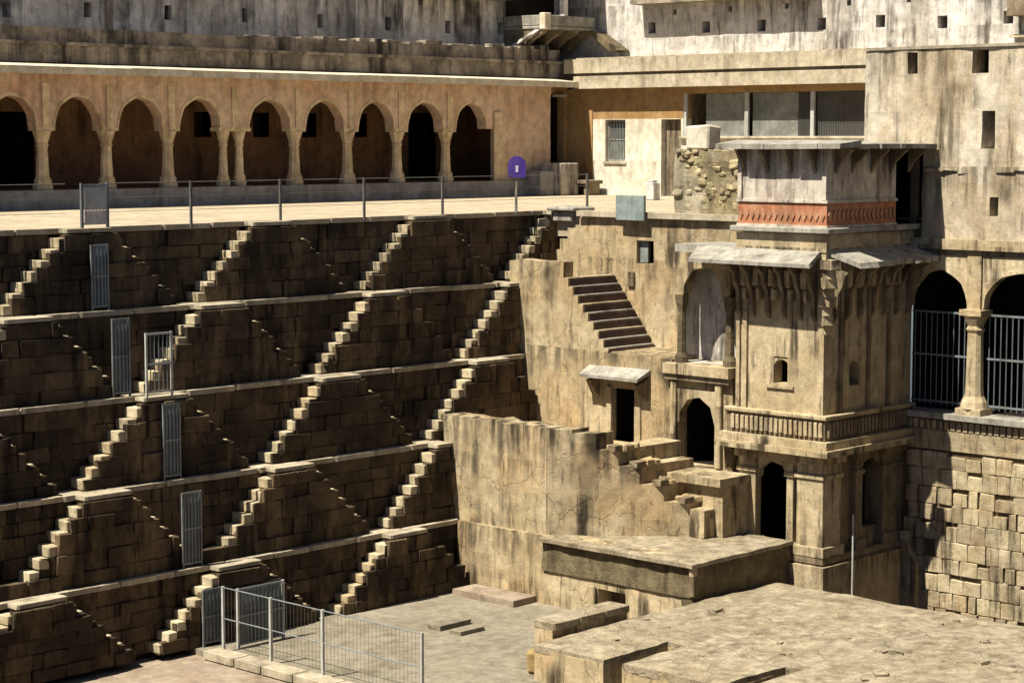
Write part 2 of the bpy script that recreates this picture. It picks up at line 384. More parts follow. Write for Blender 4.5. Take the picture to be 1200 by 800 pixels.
# broad sun-lit terrace in front of the arcade
struct(MB().box(10, 49, 34.55, 44, -.6, -.004).build('terrace', M['terrace']))
struct(MB().box(36.95, 49, 26.0, 34.54, -.6, -.006).build('palace_terrace', M['terrace']))

# ================================================================== the five tiers with their stairs
PER = 4.58; RUN = 1.70; DEP = .40
ORD = ['top', 'second', 'third', 'fourth', 'lowest']
POS = ['first', 'second', 'third', 'fourth', 'fifth', 'sixth']
def lit_tops(k):
    base = [27.73, 25.98, 24.15, 22.40, 25.13 - PER][k]
    out = []
    for j in range(-4, 4):
        x = base + PER * j
        if X0 + 3.6 < x < XEND[k] + .05: out.append(min(x, XEND[k] - .32))
    return out

step_src = {-1: [], 1: []}
def make_step_meshes():
    """unit run, depth and rise, descending towards -X: solid step blocks, and thin tread plates let into the masonry"""
    for kind, parts in ((-1, ((-.58, .46, -.46, .5),)), (1, ((-.54, .5, .34, .5),))):
        for i in range(6):
            bm = bmesh.new(); q = R.uniform
            for (x0, x1, z0, z1) in parts:
                r = bmesh.ops.create_cube(bm, size=1)
                for v in r['verts']:
                    v.co = Vector((x0 if v.co.x < 0 else x1, v.co.y, z0 if v.co.z < 0 else z1)) + Vector((q(-.05, .05), q(-.03, .03), q(-.04, .04)))
            bmesh.ops.bevel(bm, geom=bm.edges[:], offset=.06, segments=1, affect='EDGES')
            bmesh.ops.recalc_face_normals(bm, faces=bm.faces[:])
            me = bpy.data.meshes.new('step'); bm.to_mesh(me); bm.free(); me.materials.append(M['tread']); step_src[kind].append(me)
make_step_meshes()

def stair_flight(k, xt, sgn, label, group):
    """steps from the lip of tier k at x=xt down to the walk below; sgn -1 descends towards -X, +1 towards +X"""
    yw, yf = YL[k] + .05, YL[k] + .05 - DEP
    t = thing('stair_flight', (xt, yw, Z[k + 1]), label, 'staircase', group)
    h = Z[k] - Z[k + 1]; n = 8; rz = h / n; rx = RUN / n
    poly = [(xt, Z[k + 1]), (xt, Z[k] - rz - .02)]
    for i in range(n - 1):
        xe = xt + sgn * rx * (i + 1); zt = Z[k] - rz * (i + 1)
        poly += [(xe, zt - .02), (xe, zt - rz - .02)]
    poly += [(xt + sgn * rx * (n - 1), Z[k + 1])]
    # remove duplicate last
    mb = MB(); mb.prism(poly, lambda u, w, s_: (u, yf + .004 if s_ == 0 else yw, w))
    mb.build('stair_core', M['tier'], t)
    for i in range(n - 1):
        zt = Z[k] - rz * (i + 1); xc = xt + sgn * rx * (i + .5)
        o = bpy.data.objects.new('step', R.choice(step_src[sgn])); S.collection.objects.link(o); o.parent = t
        o.location = (xc - xt + R.uniform(-.012, .012), (yf + yw) / 2 - yw + (0 if sgn < 0 else .07) + R.uniform(-.01, .01), zt - rz * .5 - Z[k + 1] + (.012 if sgn < 0 else .004) + R.uniform(-.01, .01))
        o.scale = (rx, DEP - (0 if sgn < 0 else .12) + R.uniform(-.01, .02), rz * .98)
        o.rotation_euler = (R.uniform(-.03, .03), R.uniform(-.03, .03), (0 if sgn < 0 else math.pi) + R.uniform(-.03, .03))
    return t

for k in range(5):
    yw, yf = YL[k] + .05, YL[k] + .05 - DEP
    z1, z0 = Z[k], Z[k + 1]; xe = XEND[k]
    tw = thing('tier_wall', (X0, yw, z0), f'{ORD[k]} tier of the dark stone stepped wall, with its pale coping', 'retaining wall', 'stepped tiers of the well')
    # masonry body and the walk it carries
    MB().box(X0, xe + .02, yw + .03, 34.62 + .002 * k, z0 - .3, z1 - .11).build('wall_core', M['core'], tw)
    tops = lit_tops(k)
    allt = sorted(tops + [tops[0] - PER, tops[-1] + PER])
    # stair pyramids: between the head of a right-falling flight and the head of a left-falling one
    piers = []
    for xt in allt:
        d = xt + PER - (2 * RUN + .15)           # head of the right-falling flight that leaves this landing
        a, b = max(xt, X0), min(d, xe)
        if b - a > .12:
            piers.append((a, b)); MB().box(a, b, yf + .04, yw + .04, z0, z1 - .1).build('pier_core', M['core'], tw)
    # coping slabs
    x = X0
    while x < xe - .05:
        l = min(R.uniform(.9, 1.5), xe - x)
        if xe - (x + l) < .4: l = xe - x
        ov = R.uniform(-.012, .012)
        stone_obj('coping_slab', M['coping'] if k else M['terrace'], tw, (x + l / 2, YL[k] + .31 + ov / 2 - .02, z1 - .056 + R.uniform(-.006, .006)), (l - .012, .66 + ov, .112), .012, .03)
        x += l
    # landings that widen the coping at each pyramid head
    for a, b in piers:
        stone_obj('landing_slab', M['coping'], tw, ((a + b) / 2, YL[k] - .155, z1 - .052), (b - a + .04, .37, .085), .012, .03)
    # stones of the wall, course by course
    nc = 5; hs_ = [R.uniform(.7, 1.35) for _ in range(nc)]; tot = sum(hs_); hs_ = [h_ / tot * (z1 - .12 - z0) for h_ in hs_]
    def inside_pyr(x, z):
        """True when (x,z) lies on a projecting pyramid face"""
        f = (z1 - z) / (z1 - z0) * RUN
        for xt in allt:
            d = xt + PER - (2 * RUN + .15)
            if xt - f < x < d + f: return True
        return False
    cnt = 0
    for c in range(nc):
        ch = hs_[c]; zc0 = z0 + sum(hs_[:c]); zc = zc0 + ch / 2
        x = max(X0, 17.2) + R.uniform(0, .3)
        while x < xe - .08:
            l = R.choice((.26, .36, .5, .62, .8, 1.05)) * R.uniform(.85, 1.15); l = min(l, xe - x)
            s = [inside_pyr(x + .02, zc0 + ch), inside_pyr(x + l - .02, zc0 + ch)]
            if s[0] != s[1]:
                # shorten the stone so that it ends at the edge of the stair
                q = x
                while q < x + l and inside_pyr(q + .02, zc0 + ch) == s[0]: q += .03
                l = max(.08, q - x)
            if l > .1:
                yy = yf if s[0] else yw
                pr = R.uniform(0, .05) if R.random() > .1 else -.03
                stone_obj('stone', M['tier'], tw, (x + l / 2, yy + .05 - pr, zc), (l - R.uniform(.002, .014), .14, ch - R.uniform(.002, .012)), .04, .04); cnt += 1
            x += l
    for j, xt in enumerate(tops):
        pos = POS[j]
        if xt - RUN > X0:
            stair_flight(k, xt, -1, f'sunlit pale stair descending to the left, {pos} from the left on the {ORD[k]} tier', 'sunlit stair flights of the stepped wall')
        dt = xt - 2 * RUN - .15
        if dt > X0 + .5:
            stair_flight(k, dt, 1, f'shadowed stair descending to the right, {pos} from the left on the {ORD[k]} tier', 'shadowed stair flights of the stepped wall')

# ================================================================== arcade on the terrace
AY = 43.5; FZ = .46
arc = thing('arcade_building', (38, AY, 0), 'long ochre plastered arcade of cusped arches standing on the terrace', 'arcade')
MB().box(15, 47.35, AY - .28, AY + 3.6, -.3, FZ).build('plinth', M['plinth'], arc)
piers = [17.9, 19.8, 21.75, 23.65, 25.55, 27.43, 29.33, 31.22, 33.13, 35.21, 37.4, 39.34, 41.24, 43.19]
def pillar_mb(px, hw=.16):
    mb = MB()
    prof = [(.25, FZ), (.25, FZ + .10), (.21, FZ + .14), (.225, FZ + .22), (.165, FZ + .32), (.15, FZ + .6), (.13, 1.50), (.165, 1.54), (.14, 1.60), (.19, 1.74), (.24, 1.90)]
    mb.lathe(px, AY + .17, [(r * hw / .16, z) for r, z in prof], 8, math.pi / 8)
    mb.box(px - .265, px + .265, AY - .012, AY + .37, 1.9, 2.0)
    return mb
for px in piers:
    if abs(px - 35.21) < .01:
        for d in (-.27, .27):
            pillar_mb(px + d, .125).build('pillar', M['pillar'], arc, smooth=False)
    else: pillar_mb(px).build('pillar', M['pillar'], arc)
for px in piers:
    MB().box(px - .10, px + .10, AY - .035, AY - .003, 2.0, 3.055).build('pilaster_strip', M['pillar'], arc)
sp = 2.0
edges = piers + [45.0]
for a, b in zip(edges, edges[1:]):
    da = .48 if abs(a - 35.21) < .01 else .27; db = .48 if abs(b - 35.21) < .01 else .27
    uc = (a + da + b - db) / 2; hw = (b - db - a - da) / 2
    arch('arch', M['ochre'], arc, 'y', AY, uc, hw, sp, .74, a + .004, b - .004, 3.06, .36, lobes=4.5, cusp=.03)
    # moulded rim standing proud of the spandrel
    cv = arch_curve(hw, .74, lobes=4.5, cusp=.03); mb = MB(); n = len(cv)
    for dd in (-.012, .0):
        mb.v += [(uc + u, AY + dd, sp + w) for u, w in cv] + [(uc + u * 1.09, AY + dd, sp + w * 1.10 + .02) for u, w in cv]
    for i in range(n - 1):
        mb.f += [(i, i + 1, n + i + 1, n + i), (2 * n + i, 3 * n + i, 3 * n + i + 1, 2 * n + i + 1), (n + i, n + i + 1, 3 * n + i + 1, 3 * n + i), (i, 2 * n + i, 2 * n + i + 1, i + 1)]
    mb.build('arch_moulding', M['pillar'], arc)
facade('lintel', M['ochre'], arc, 'y', AY - .03, 15, 47.55, 3.06, 3.34, thick=.42, amp=.01)
facade('end_wall', M['ochre'], arc, 'y', AY, 45.0, 47.55, FZ - .5, 3.06, holes=[(45.0, 45.28, FZ, 2.0)], thick=.36, amp=.012)
MB().box(45.02, 45.34, AY - .06, AY - .004, FZ, 2.5).box(45.36, 45.5, AY - .03, AY - .004, FZ, 2.1).build('pilaster', M['pillar'], arc)
# interior
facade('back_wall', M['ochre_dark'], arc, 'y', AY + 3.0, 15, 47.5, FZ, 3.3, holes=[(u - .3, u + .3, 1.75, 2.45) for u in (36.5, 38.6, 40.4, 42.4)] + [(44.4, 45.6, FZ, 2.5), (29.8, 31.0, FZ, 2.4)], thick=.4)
for u in (36.5, 38.6, 40.4, 42.4):
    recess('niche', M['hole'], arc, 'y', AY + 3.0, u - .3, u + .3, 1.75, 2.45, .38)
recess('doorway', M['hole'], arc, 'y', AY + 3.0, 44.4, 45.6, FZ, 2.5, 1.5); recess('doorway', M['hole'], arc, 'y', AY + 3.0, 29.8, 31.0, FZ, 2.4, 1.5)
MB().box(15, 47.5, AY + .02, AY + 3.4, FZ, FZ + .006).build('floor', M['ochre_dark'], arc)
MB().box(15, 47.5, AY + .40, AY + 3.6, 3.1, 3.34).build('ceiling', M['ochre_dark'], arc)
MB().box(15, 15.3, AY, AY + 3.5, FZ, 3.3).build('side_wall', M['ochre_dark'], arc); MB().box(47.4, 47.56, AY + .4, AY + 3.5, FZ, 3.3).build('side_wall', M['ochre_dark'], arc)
# chajja: long sloping eave with pale nosing
x = 15.
while x < 48.0:
    l = min(R.uniform(1.6, 2.3), 48.05 - x)
    if 48.05 - x - l < .5: l = 48.05 - x
    x1 = x + l - .012; dz = R.uniform(-.012, .012)
    MB().hexa([(x, AY - .72, 3.26 + dz), (x1, AY - .72, 3.26 + dz), (x1, AY + .3, 3.42), (x, AY + .3, 3.42), (x, AY - .72, 3.44 + dz), (x1, AY - .72, 3.44 + dz), (x1, AY + .3, 3.56), (x, AY + .3, 3.56)]).build('eave_slab', M['fascia'], arc)
    x += l
# stepped parapet over the eave
facade('parapet', M['greydark'], arc, 'y', AY + .12, 15, 48.3, 3.56, 3.98, thick=.6, amp=.03)
MB().box(15, 48.35, AY + .02, AY + .8, 3.98, 4.06).build('parapet_band', M['greydark'], arc, rough=.02)
facade('parapet', M['greydark'], arc, 'y', AY + .2, 15, 48.2, 4.06, 4.42, thick=.5, amp=.05, top=lambda u: noise.noise(Vector((u * 2, 0, 0))) * .05)
x = 36.0
while x < 47.8:
    l = R.uniform(.35, .8); hgt = R.uniform(.06, .16)
    stone_obj('parapet_stone', M['greydark'], arc, (x + l / 2, AY + .42, 4.40 + hgt / 2), (l * .9, .42, hgt), .03); x += l + R.uniform(.02, .35)
MB().box(15, 49, AY + .8, AY + 3.8, 3.4, 3.95).build('roof', M['greydark'], arc)
MB().box(47.6, 49.5, 43.66, 44.4, 3.05, 4.08).box(48.5, 49.5, 43.02, 43.64, 3.23, 4.06).build('corner_masonry', M['greydark'], arc, rough=.02)
# dark slot of a door beside the corner, and a small lamp bracket
dr = thing('doorway', (48, AY, 0), 'tall narrow dark doorway in the corner between the arcade and cream wing', 'doorway')
facade('door_surround', M['orange'], dr, 'y', AY + .10, 47.56, 48.44, -.4, 3.32, holes=[(47.62, 48.30, 0.0, 3.05)], thick=.3, amp=.005)
recess('door_recess', M['hole'], dr, 'y', AY + .1, 47.60, 48.32, 0.0, 3.07, 1.4)
MB().box(47.7, 48.2, AY - .10, AY + .08, 2.98, 3.06).build('lamp_bracket', M['slate'], dr)

# rampart wall above the arcade: grey plaster with small square niches
rw = thing('rampart_wall', (38, 45, 4), 'grey streaked rampart wall with small square niches above the arcade', 'wall')
nich = [(19.6, 4.9), (22.0, 4.9), (24.4, 4.9), (26.8, 4.9), (29.28, 4.88), (31.69, 4.98), (34.22, 5.02), (36.85, 5.06), (39.54, 5.01), (42.18, 5.04), (44.63, 5.04), (46.9, 5.08)]
up = [(x + 1.3, 5.75) for x, z in nich]
hl = [(x - .12, x + .12, z - .19, z + .19) for x, z in nich] + [(x - .09, x + .09, z - .1, z + .12) for x, z in up]
facade('wall', M['grey'], rw, 'y', 45.0, 15, 49.6, 3.6, 8.0, holes=hl, thick=.7, cell=.35, amp=.05)
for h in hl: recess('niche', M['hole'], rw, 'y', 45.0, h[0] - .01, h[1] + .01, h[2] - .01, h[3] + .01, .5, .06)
for i, x in enumerate((24.2, 32.3, 38.0, 40.9)):
    MB().box(x - .09, x + .09, 44.9, 45.02, 4.3, 7.9).build('pilaster_strip', M['grey'] if i != 1 else M['greydark'], rw, rough=.02)
MB().box(43.0, 46.8, 44.2, 45.1, 5.92, 6.05).build('eave_shelf', M['greydark'], rw, rough=.02)

# small corner balcony carried on brackets
bal = thing('corner_balcony', (48.2, 44, 4.4), 'small pale stone balcony on curved brackets in the upper corner', 'balcony')
MB().box(46.95, 49.25, 43.2, 44.9, 5.02, 5.12).build('balcony_floor', M['slate'], bal, bevel=.02)
MB().box(46.95, 49.25, 43.2, 43.36, 5.13, 5.44).box(46.95, 47.10, 43.38, 44.9, 5.13, 5.44).build('parapet', M['slate'], bal, bevel=.015)
MB().box(46.93, 47.22, 43.17, 43.4, 5.0, 5.5).build('corner_post', M['fascia'], bal, bevel=.02)
MB().box(47.85, 48.03, 43.22, 43.4, 5.44, 7.0).build('post', M['white'], bal)
MB().box(47.0, 49.3, 43.1, 45.0, 6.9, 7.05).build('canopy', M['slate'], bal)
recess('opening', M['hole'], bal, 'y', 44.86, 47.1, 49.2, 5.1, 6.9, .1, 0)
for x, s in ((47.08, -1), (47.8, 0), (48.5, 0), (49.1, 1)):
    pts = [(43.25, 5.02), (43.30, 4.92), (43.75, 4.72), (44.15, 4.40), (44.9, 4.30), (44.9, 5.02)]
    MB().prism(pts, lambda u, w, sd, x=x: (x - .09 + .18 * sd, u, w)).build('bracket', M['towergrey'], bal)
MB().hexa([(46.5, 44.4, 4.35), (46.7, 44.4, 4.35), (46.7, 44.6, 4.35), (46.5, 44.6, 4.35), (46.95, 43.4, 5.0), (47.1, 43.4, 5.0), (47.1, 43.6, 5.0), (46.95, 43.6, 5.0)]).build('raking_strut', M['white'], bal)
MB().hexa([(49.0, 42.0, 4.40), (49.5, 42.0, 4.40), (49.5, 42.35, 4.36), (49.0, 42.35, 4.36), (49.0, 43.0, 5.0), (49.5, 43.0, 5.0), (49.5, 43.3, 5.0), (49.0, 43.3, 5.0)]).build('raking_strut', M['mossy'], bal)

# ================================================================== cream wing (palace side, at the back)
BX = 48.45
wing = thing('cream_wing', (BX, 38, 0), 'cream wing with painted orange-brown shade under a pale yellow cornice, right of the arcade', 'building')
holes = [(41.25, 42.05, 1.02, 2.28), (39.1, 39.85, .0, 2.28), (32.0, 39.02, 1.78, 3.03)]
facade('wall', M['cream'], wing, 'x', BX, 22, 42.9, -.4, 2.30, holes=[h if h[3] < 3 else (h[0], h[1], 1.78, 2.30) for h in holes], thick=.4, amp=.012)
facade('upper_wall', M['orange'], wing, 'x', BX + .003, 22, 42.9, 2.30, 3.22, holes=[(32.0, 39.02, 2.30, 3.03)], thick=.4, amp=.008)  # cornice shade put into the wall colour
facade('corner_pier', M['orange'], wing, 'x', BX - .03, 42.55, 43.62, -.4, 3.22, thick=.3, amp=.01)  # corner shade put into the pier colour
# window
wn = MB().box(BX + .12, BX + .18, 41.25, 41.31, 1.02, 2.28).box(BX + .12, BX + .18, 41.99, 42.05, 1.02, 2.28).box(BX + .12, BX + .18, 41.31, 41.99, 1.02, 1.08).box(BX + .12, BX + .18, 41.31, 41.99, 2.22, 2.28).box(BX + .13, BX + .17, 41.31, 41.99, 1.66, 1.70).build('window', M['slate'], wing)
MB().box(BX + .15, BX + .16, 41.31, 41.99, 1.08, 1.66).build('pane', M['pane'], wn); MB().box(BX + .15, BX + .16, 41.31, 41.99, 1.70, 2.22).build('pane', M['mesh'], wn)
for i in range(5):
    y = 41.42 + .115 * i; MB().tube((BX + .08, y, 1.08), (BX + .08, y, 2.22), .012).build('window_bar', M['steelblue'], wn)
recess('window_recess', M['hole'], wing, 'x', BX, 41.2, 42.1, .98, 2.3, .5, .25)
MB().box(BX - .05, BX + .1, 41.2, 42.1, .95, 1.015).build('window_sill', M['cornice'], wing)
recess('door_recess', M['mesh'], wing, 'x', BX, 39.08, 39.87, -.02, 2.3, .6)
MB().box(BX + .2, BX + .24, 39.12, 39.8, .0, 2.25).build('door_leaf', M['towergrey'], wing)
# screened gallery
recess('gallery_back', M['towergrey'], wing, 'x', BX, 31.9, 39.1, 1.76, 3.05, 1.4, .3)
for y in (38.98, 36.72, 34.42):
    MB().box(BX + .02, BX + .10, y - .06, y + .06, 1.78, 3.03).build('gallery_post', M['paint'], wing)
MB().box(BX + .18, BX + .2, 36.80, 38.3, 1.78, 3.02).build('gallery_pane', M['pane'], wing)
MB().box(BX + .18, BX + .2, 35.0, 36.6, 1.78, 3.02).build('gallery_pane', M['pane'], wing)
mb = MB()
for i in range(40):
    y = 32.1 + .058 * i; mb.box(BX + .2, BX + .215, y, y + .02, 1.78, 3.02)
for i in range(18):
    z = 1.82 + .068 * i; mb.box(BX + .216, BX + .222, 32.1, 34.36, z, z + .02)
tag(mb.build('mesh_screen', M['mesh'], wing), kind='stuff')
mb = MB()
for i in range(13):
    y = 34.5 + .04 * i; mb.box(BX + .16, BX + .175, y, y + .014, 1.78, 3.02)
tag(mb.build('mesh_screen', M['mesh'], wing), kind='stuff')
MB().box(BX - .12, BX + .05, 31.9, 39.1, 1.70, 1.775).build('gallery_sill', M['cornice'], wing, bevel=.015)
# cornice bands
MB().box(BX - .42, BX + .5, 22, 43.0, 3.22, 3.60).build('cornice', M['cornice'], wing, rough=.015)
MB().box(BX - .30, BX + .5, 22, 43.0, 3.60, 3.70).build('cornice_groove', M['towergrey'], wing)
MB().box(BX - .40, BX + .6, 22, 43.4, 3.70, 4.12).build('cornice_band', M['cornice'], wing, rough=.02)
MB().box(BX - .2, BX + 1.6, 22, 43.4, 4.0, 4.16).build('roof', M['cornice'], wing)
# white upper wall with niches
uw = thing('upper_wall', (49.6, 36, 4), 'chalky white upper wall with a row of small dark holes above the cream wing', 'wall')
nh = [(41.11, 5.06), (39.03, 5.01), (36.99, 4.98), (34.86, 4.95), (32.89, 4.95), (30.9, 4.85), (28.9, 4.9), (26.9, 4.9)]
hl = [(y - .15, y + .15, z - .17, z + .17) for y, z in nh] + [(y - .9 - .07, y - .9 + .07, 5.42, 5.58) for y, z in nh]
facade('wall', M['white'], uw, 'x', 49.5, 20, 45.0, 3.9, 8.0, holes=hl, thick=.6, cell=.35, amp=.05)
for h in hl: recess('niche', M['hole'], uw, 'x', 49.5, h[0] - .01, h[1] + .01, h[2] - .01, h[3] + .01, .5, .06)
MB().box(48.9, 49.6, 34.9, 41.5, 5.74, 5.9).build('eave_shelf', M['greydark'], uw, rough=.02)
MB().box(49.2, 49.6, 27.0, 28.7, 4.35, 4.43).build('string_course', M['cornice'], uw)
MB().box(48.9, 49.55, 24, 28.6, 4.9, 7.9).build('brown_bay', M['towergrey'], uw)

# things on the terrace by the corner
sb = thing('step_block', (47, 43, 0), 'low pinkish masonry block against the ochre end wall', 'block')
MB().box(46.9, 47.75, 42.5, 43.3, 0, .98).build('block', M['pink'], sb, bevel=.03)
MB().box(46.25, 46.86, 42.7, 43.3, 0, .75).build('lower_block', M['plinth'], sb, bevel=.03)
bo = MB().box(45.15, 45.45, 37.4, 37.7, 0, .50).box(45.19, 45.41, 37.44, 37.66, .5, .56).build('bollard', M['white'], None, bevel=.02); tag(bo, 'short white square bollard on the terrace near the doorway', 'bollard')
bn = thing('stone_bench', (47.5, 40.5, 0), 'low grey-brown bench under the cream wall by the window', 'bench')
MB().box(47.6, 48.3, 42.0, 43.2, .34, .46).build('seat', M['towergrey'], bn, bevel=.02)
for y in (42.15, 43.05): MB().box(47.7, 48.2, y - .1, y + .1, 0, .34).build('leg', M['towergrey'], bn)
tp = MB().box(36.66, 36.74, 30.65, 31.5, -.16, .42).build('sheet_panel', M['teal'], None, bevel=.01); tag(tp, 'blue-green sheet panel fixed at the top edge of the tall tan wall', 'panel')

# ================================================================== steel railings and barriers
rl = thing('terrace_railing', (30, 34, 0), 'thin steel railing along the edge of the upper terrace', 'railing')
px = [16.7, 19.1, 21.5, 26.32, 28.68, 31.07, 33.48, 35.92, 38.45]
for x in px:
    MB().box(x - .022, x + .022, 33.93, 33.975, -.10, .86).build('post', M['mesh'], rl)
for a, b in ((16.7, 23.3), (24.1, 38.45)):
    for z in (.84, .56, .28):
        MB().tube((a, 33.955, z), (b, 33.955, z), .005 if z < .8 else .009).build('rail', M['mesh'], rl)
gt = thing('terrace_gate', (23.7, 33.6, 0), 'small grey steel gate with a pale plate at the upper terrace edge', 'gate')
MB().box(23.38, 23.43, 33.54, 33.59, 0, .86).box(23.97, 24.02, 33.54, 33.59, 0, .86).build('post', M['steelblue'], gt)
MB().box(23.43, 23.97, 33.55, 33.58, .80, .84).box(23.43, 23.97, 33.55, 33.58, .06, .10).build('rail', M['steel'], gt)
for i in range(6): MB().tube((23.5 + .082 * i, 33.565, .1), (23.5 + .082 * i, 33.565, .8), .012).build('bar', M['steel'], gt)
MB().box(23.44, 23.96, 33.525, 33.54, .34, .78).build('plate', M['paint'], gt)
MB().box(23.44, 23.96, 33.526, 33.54, .06, .33).build('plate', M['white'], gt)

def barrier(k, x0, x1, h, label):
    """barred steel panel standing on the outer edge of the walk of tier k"""
    y = YL[k] + .06; z = Z[k] if k < 5 else -8.05
    t = thing('steel_barrier', (x0, y, z), label, 'barrier', 'steel barriers closing the tier walks')
    for x in (x0, x1 - .035): MB().box(x, x + .035, y - .018, y + .018, z, z + h).build('post', M['steel'], t)
    for zz in (.06, h * .5, h - .04): MB().box(x0 + .035, x1 - .035, y - .012, y + .012, z + zz, z + zz + .04).build('rail', M['steel'], t)
    n = max(3, int((x1 - x0 - .07) / .08))
    for i in range(n):
        x = x0 + .035 + (x1 - x0 - .07) * (i + .5) / n
        MB().box(x - .012, x + .012, y - .008, y + .008, z + .1, z + h - .04).build('bar', M['steel'], t)
    MB().box(x0 + .035, x1 - .035, y + .018, y + .024, z + .1, z + h - .05).build('sheet', M['steelblue'], t)
    return t
barrier(1, 23.58, 23.99, 1.28, 'blue-grey barred panel across the walk above the first coping below the terrace')
barrier(2, 23.68, 24.10, 1.52, 'blue-grey barred panel across the second walk, beside a white framed one')
barrier(3, 24.48, 24.90, 1.50, 'blue-grey barred panel across the third walk in the middle of the wall')
barrier(4, 24.52, 25.0, 1.48, 'blue-grey barred panel across the fourth walk beside an orange-tinted step')
barrier(5, 24.60, 25.05, 1.12, 'blue-grey barred panel at the foot of the wall beside the lower floor gate')
# white frame next to the second barrier
fr = thing('framed_barrier', (24.4, 32.9, Z[2]), 'white framed barred panel beside a lit stair on the second walk', 'barrier')
for x in (24.12, 24.72): MB().box(x - .02, x + .02, 32.55, 32.59, Z[2], Z[2] + 1.25).build('post', M['paint'], fr)
for z in (.08, .62, 1.2): MB().box(24.14, 24.70, 32.556, 32.584, Z[2] + z, Z[2] + z + .04).build('rail', M['paint'], fr)
for i in range(5): MB().tube((24.22 + .1 * i, 32.57, Z[2] + .1), (24.22 + .1 * i, 32.57, Z[2] + 1.2), .012).build('bar', M['steel'], fr)
# barred gate on the lower floor, parallel to the wall
lg = thing('barred_gate', (25.6, 30.6, -8.05), 'tall white barred gate standing on the lower floor below the stepped wall', 'gate')
for x in (25.02, 26.15): MB().box(x - .025, x + .025, 30.98, 31.03, -8.05, -6.88).build('post', M['paint'], lg)
for z in (.05, .6, 1.12): MB().box(25.05, 26.12, 30.99, 31.02, -8.05 + z, -8.01 + z).build('rail', M['steel'], lg)
for i in range(10): MB().tube((25.13 + .1 * i, 31.005, -8.0), (25.13 + .1 * i, 31.005, -6.92), .014).build('bar', M['steel'], lg)
MB().box(25.05, 26.12, 31.03, 31.035, -7.98, -6.95).build('sheet', M['steelblue'], lg)
# long floor railing running towards the viewer
fl = thing('floor_railing', (24.66, 27, -8.05), 'white steel railing with posts along the edge of the lower floor', 'railing')
for y in (31.0, 29.6, 28.14, 25.55): MB().box(24.635, 24.685, y - .025, y + .025, -8.05, -6.78).build('post', M['paint'], fl)
for z in (-6.80, -7.40): MB().tube((24.66, 31.0, z), (24.66, 25.55, z), .012).build('rail', M['steel'], fl)
mb = MB()
for i in range(54): mb.box(24.658, 24.662, 25.6 + .101 * i, 25.604 + .101 * i, -7.9, -6.81)
tag(mb.build('wire_infill', M['mesh'], fl), kind='stuff')

# purple-blue sign by the railing
sg = thing('sign_board', (35.85, 33.9, 0), 'rounded violet-blue sign with a white mark on a thin post by the terrace railing', 'sign')
pts = [(-.23, 0), (.23, 0), (.25, .2)] + [(.25 * math.cos(a), .33 + .24 * math.sin(a)) for a in [math.pi * i / 10 for i in range(11)]] + [(-.25, .2)]
cs, sn = math.cos(math.radians(-46)), math.sin(math.radians(-46))
def sgp(u, w, d): u *= .85; w *= .88; return (35.85 + u * cs - d * sn, 33.86 + u * sn + d * cs, .80 + w)
MB().prism(pts, lambda u, w, s_: sgp(u, w, .0 if s_ == 0 else .10)).build('board', M['purple'], sg)
MB().prism([(-.035, .14), (.035, .14), (.04, .32), (-.04, .32)], lambda u, w, s_: sgp(u, w, -.012 if s_ == 0 else -.003)).build('white_mark', M['white_mark'], sg)
MB().tube((35.88, 33.90, -.02), (35.88, 33.90, .84), .025).build('post', M['slate'], sg)

# ================================================================== palace side, upper corner: stair block
sbk = thing('stair_block', (35.2, 31, -3), 'sunlit tan wall block with a narrow open stair running down its top', 'wall')
def profile_x(name, m, parent, x0, x1, poly, rough=.0):
    """(y,z) outline extruded in x"""
    return MB().prism(poly, lambda u, w, s_: (x0 if s_ == 0 else x1, u, w)).build(name, m, parent, rough=rough)
facade('wall', M['tan'], sbk, 'x', 35.2, 31.8, 33.46, -8.4, -1.08, thick=.34, amp=.05, top=lambda u: noise.noise(Vector((u * 2.2, 1, 0))) * .07)
ns = 9
for i in range(ns):
    y1 = 31.8 - .15 * i; zt = -1.42 - .19 * i
    facade('wall', M['tan'], sbk, 'x', 35.2, y1 - .15, y1, -8.4, zt - .02, thick=.30, amp=.05, cell=.5)
    stone_obj('step', M['slate'] if i % 3 else M['tread'], sbk, (36.05, y1 - .075 + .05, zt - .03), (1.62, .20, .035), .012)
    MB().box(35.26, 36.86, y1 - .155, y1 + .02, zt - .6, zt - .05).build('riser', M['riser'], sbk)  # shaded face painted dark
facade('wall', M['tan'], sbk, 'x', 35.2, 28.6, 30.45, -8.4, -3.06, holes=[(29.66, 30.30, -5.25, -3.82)], thick=.4, amp=.04)
recess('door_recess', M['dark'], sbk, 'x', 35.2, 29.665, 30.295, -5.245, -3.825, 1.5, .12)  # dark lining set forward to colour the door reveal as shade
MB().box(35.3, 36.9, 28.6, 30.5, -3.2, -3.03).build('ledge', M['tan'], sbk, rough=.02)
MB().box(35.62, 36.9, 30.4, 33.9, -8.4, -3.3).build('core', M['tan'], sbk)
MB().box(35.55, 36.9, 31.8, 33.92, -3.2, -1.60).build('core', M['tan'], sbk)

# door trim, hood
MB().box(35.15, 35.2, 30.31, 30.46, -5.25, -3.80).box(35.15, 35.2, 29.46, 29.64, -5.25, -3.80).build('door_jamb', M['tower'], sbk, bevel=.01)
hood = MB().hexa([(34.80, 29.25, -3.60), (34.80, 30.95, -3.60), (35.22, 31.0, -3.44), (35.22, 29.2, -3.44), (34.80, 29.25, -3.53), (34.80, 30.95, -3.53), (35.22, 31.0, -3.34), (35.22, 29.2, -3.34)]).build('door_hood', M['slate'], sbk, rough=.02)
for y in (30.75, 29.35): profile = MB().prism([(34.88, -3.66), (35.2, -3.55), (35.2, -4.05), (35.05, -3.95)], lambda u, w, s_, y=y: (u, y - .07 + .14 * s_, w)).build('hood_bracket', M['towergrey'], sbk)

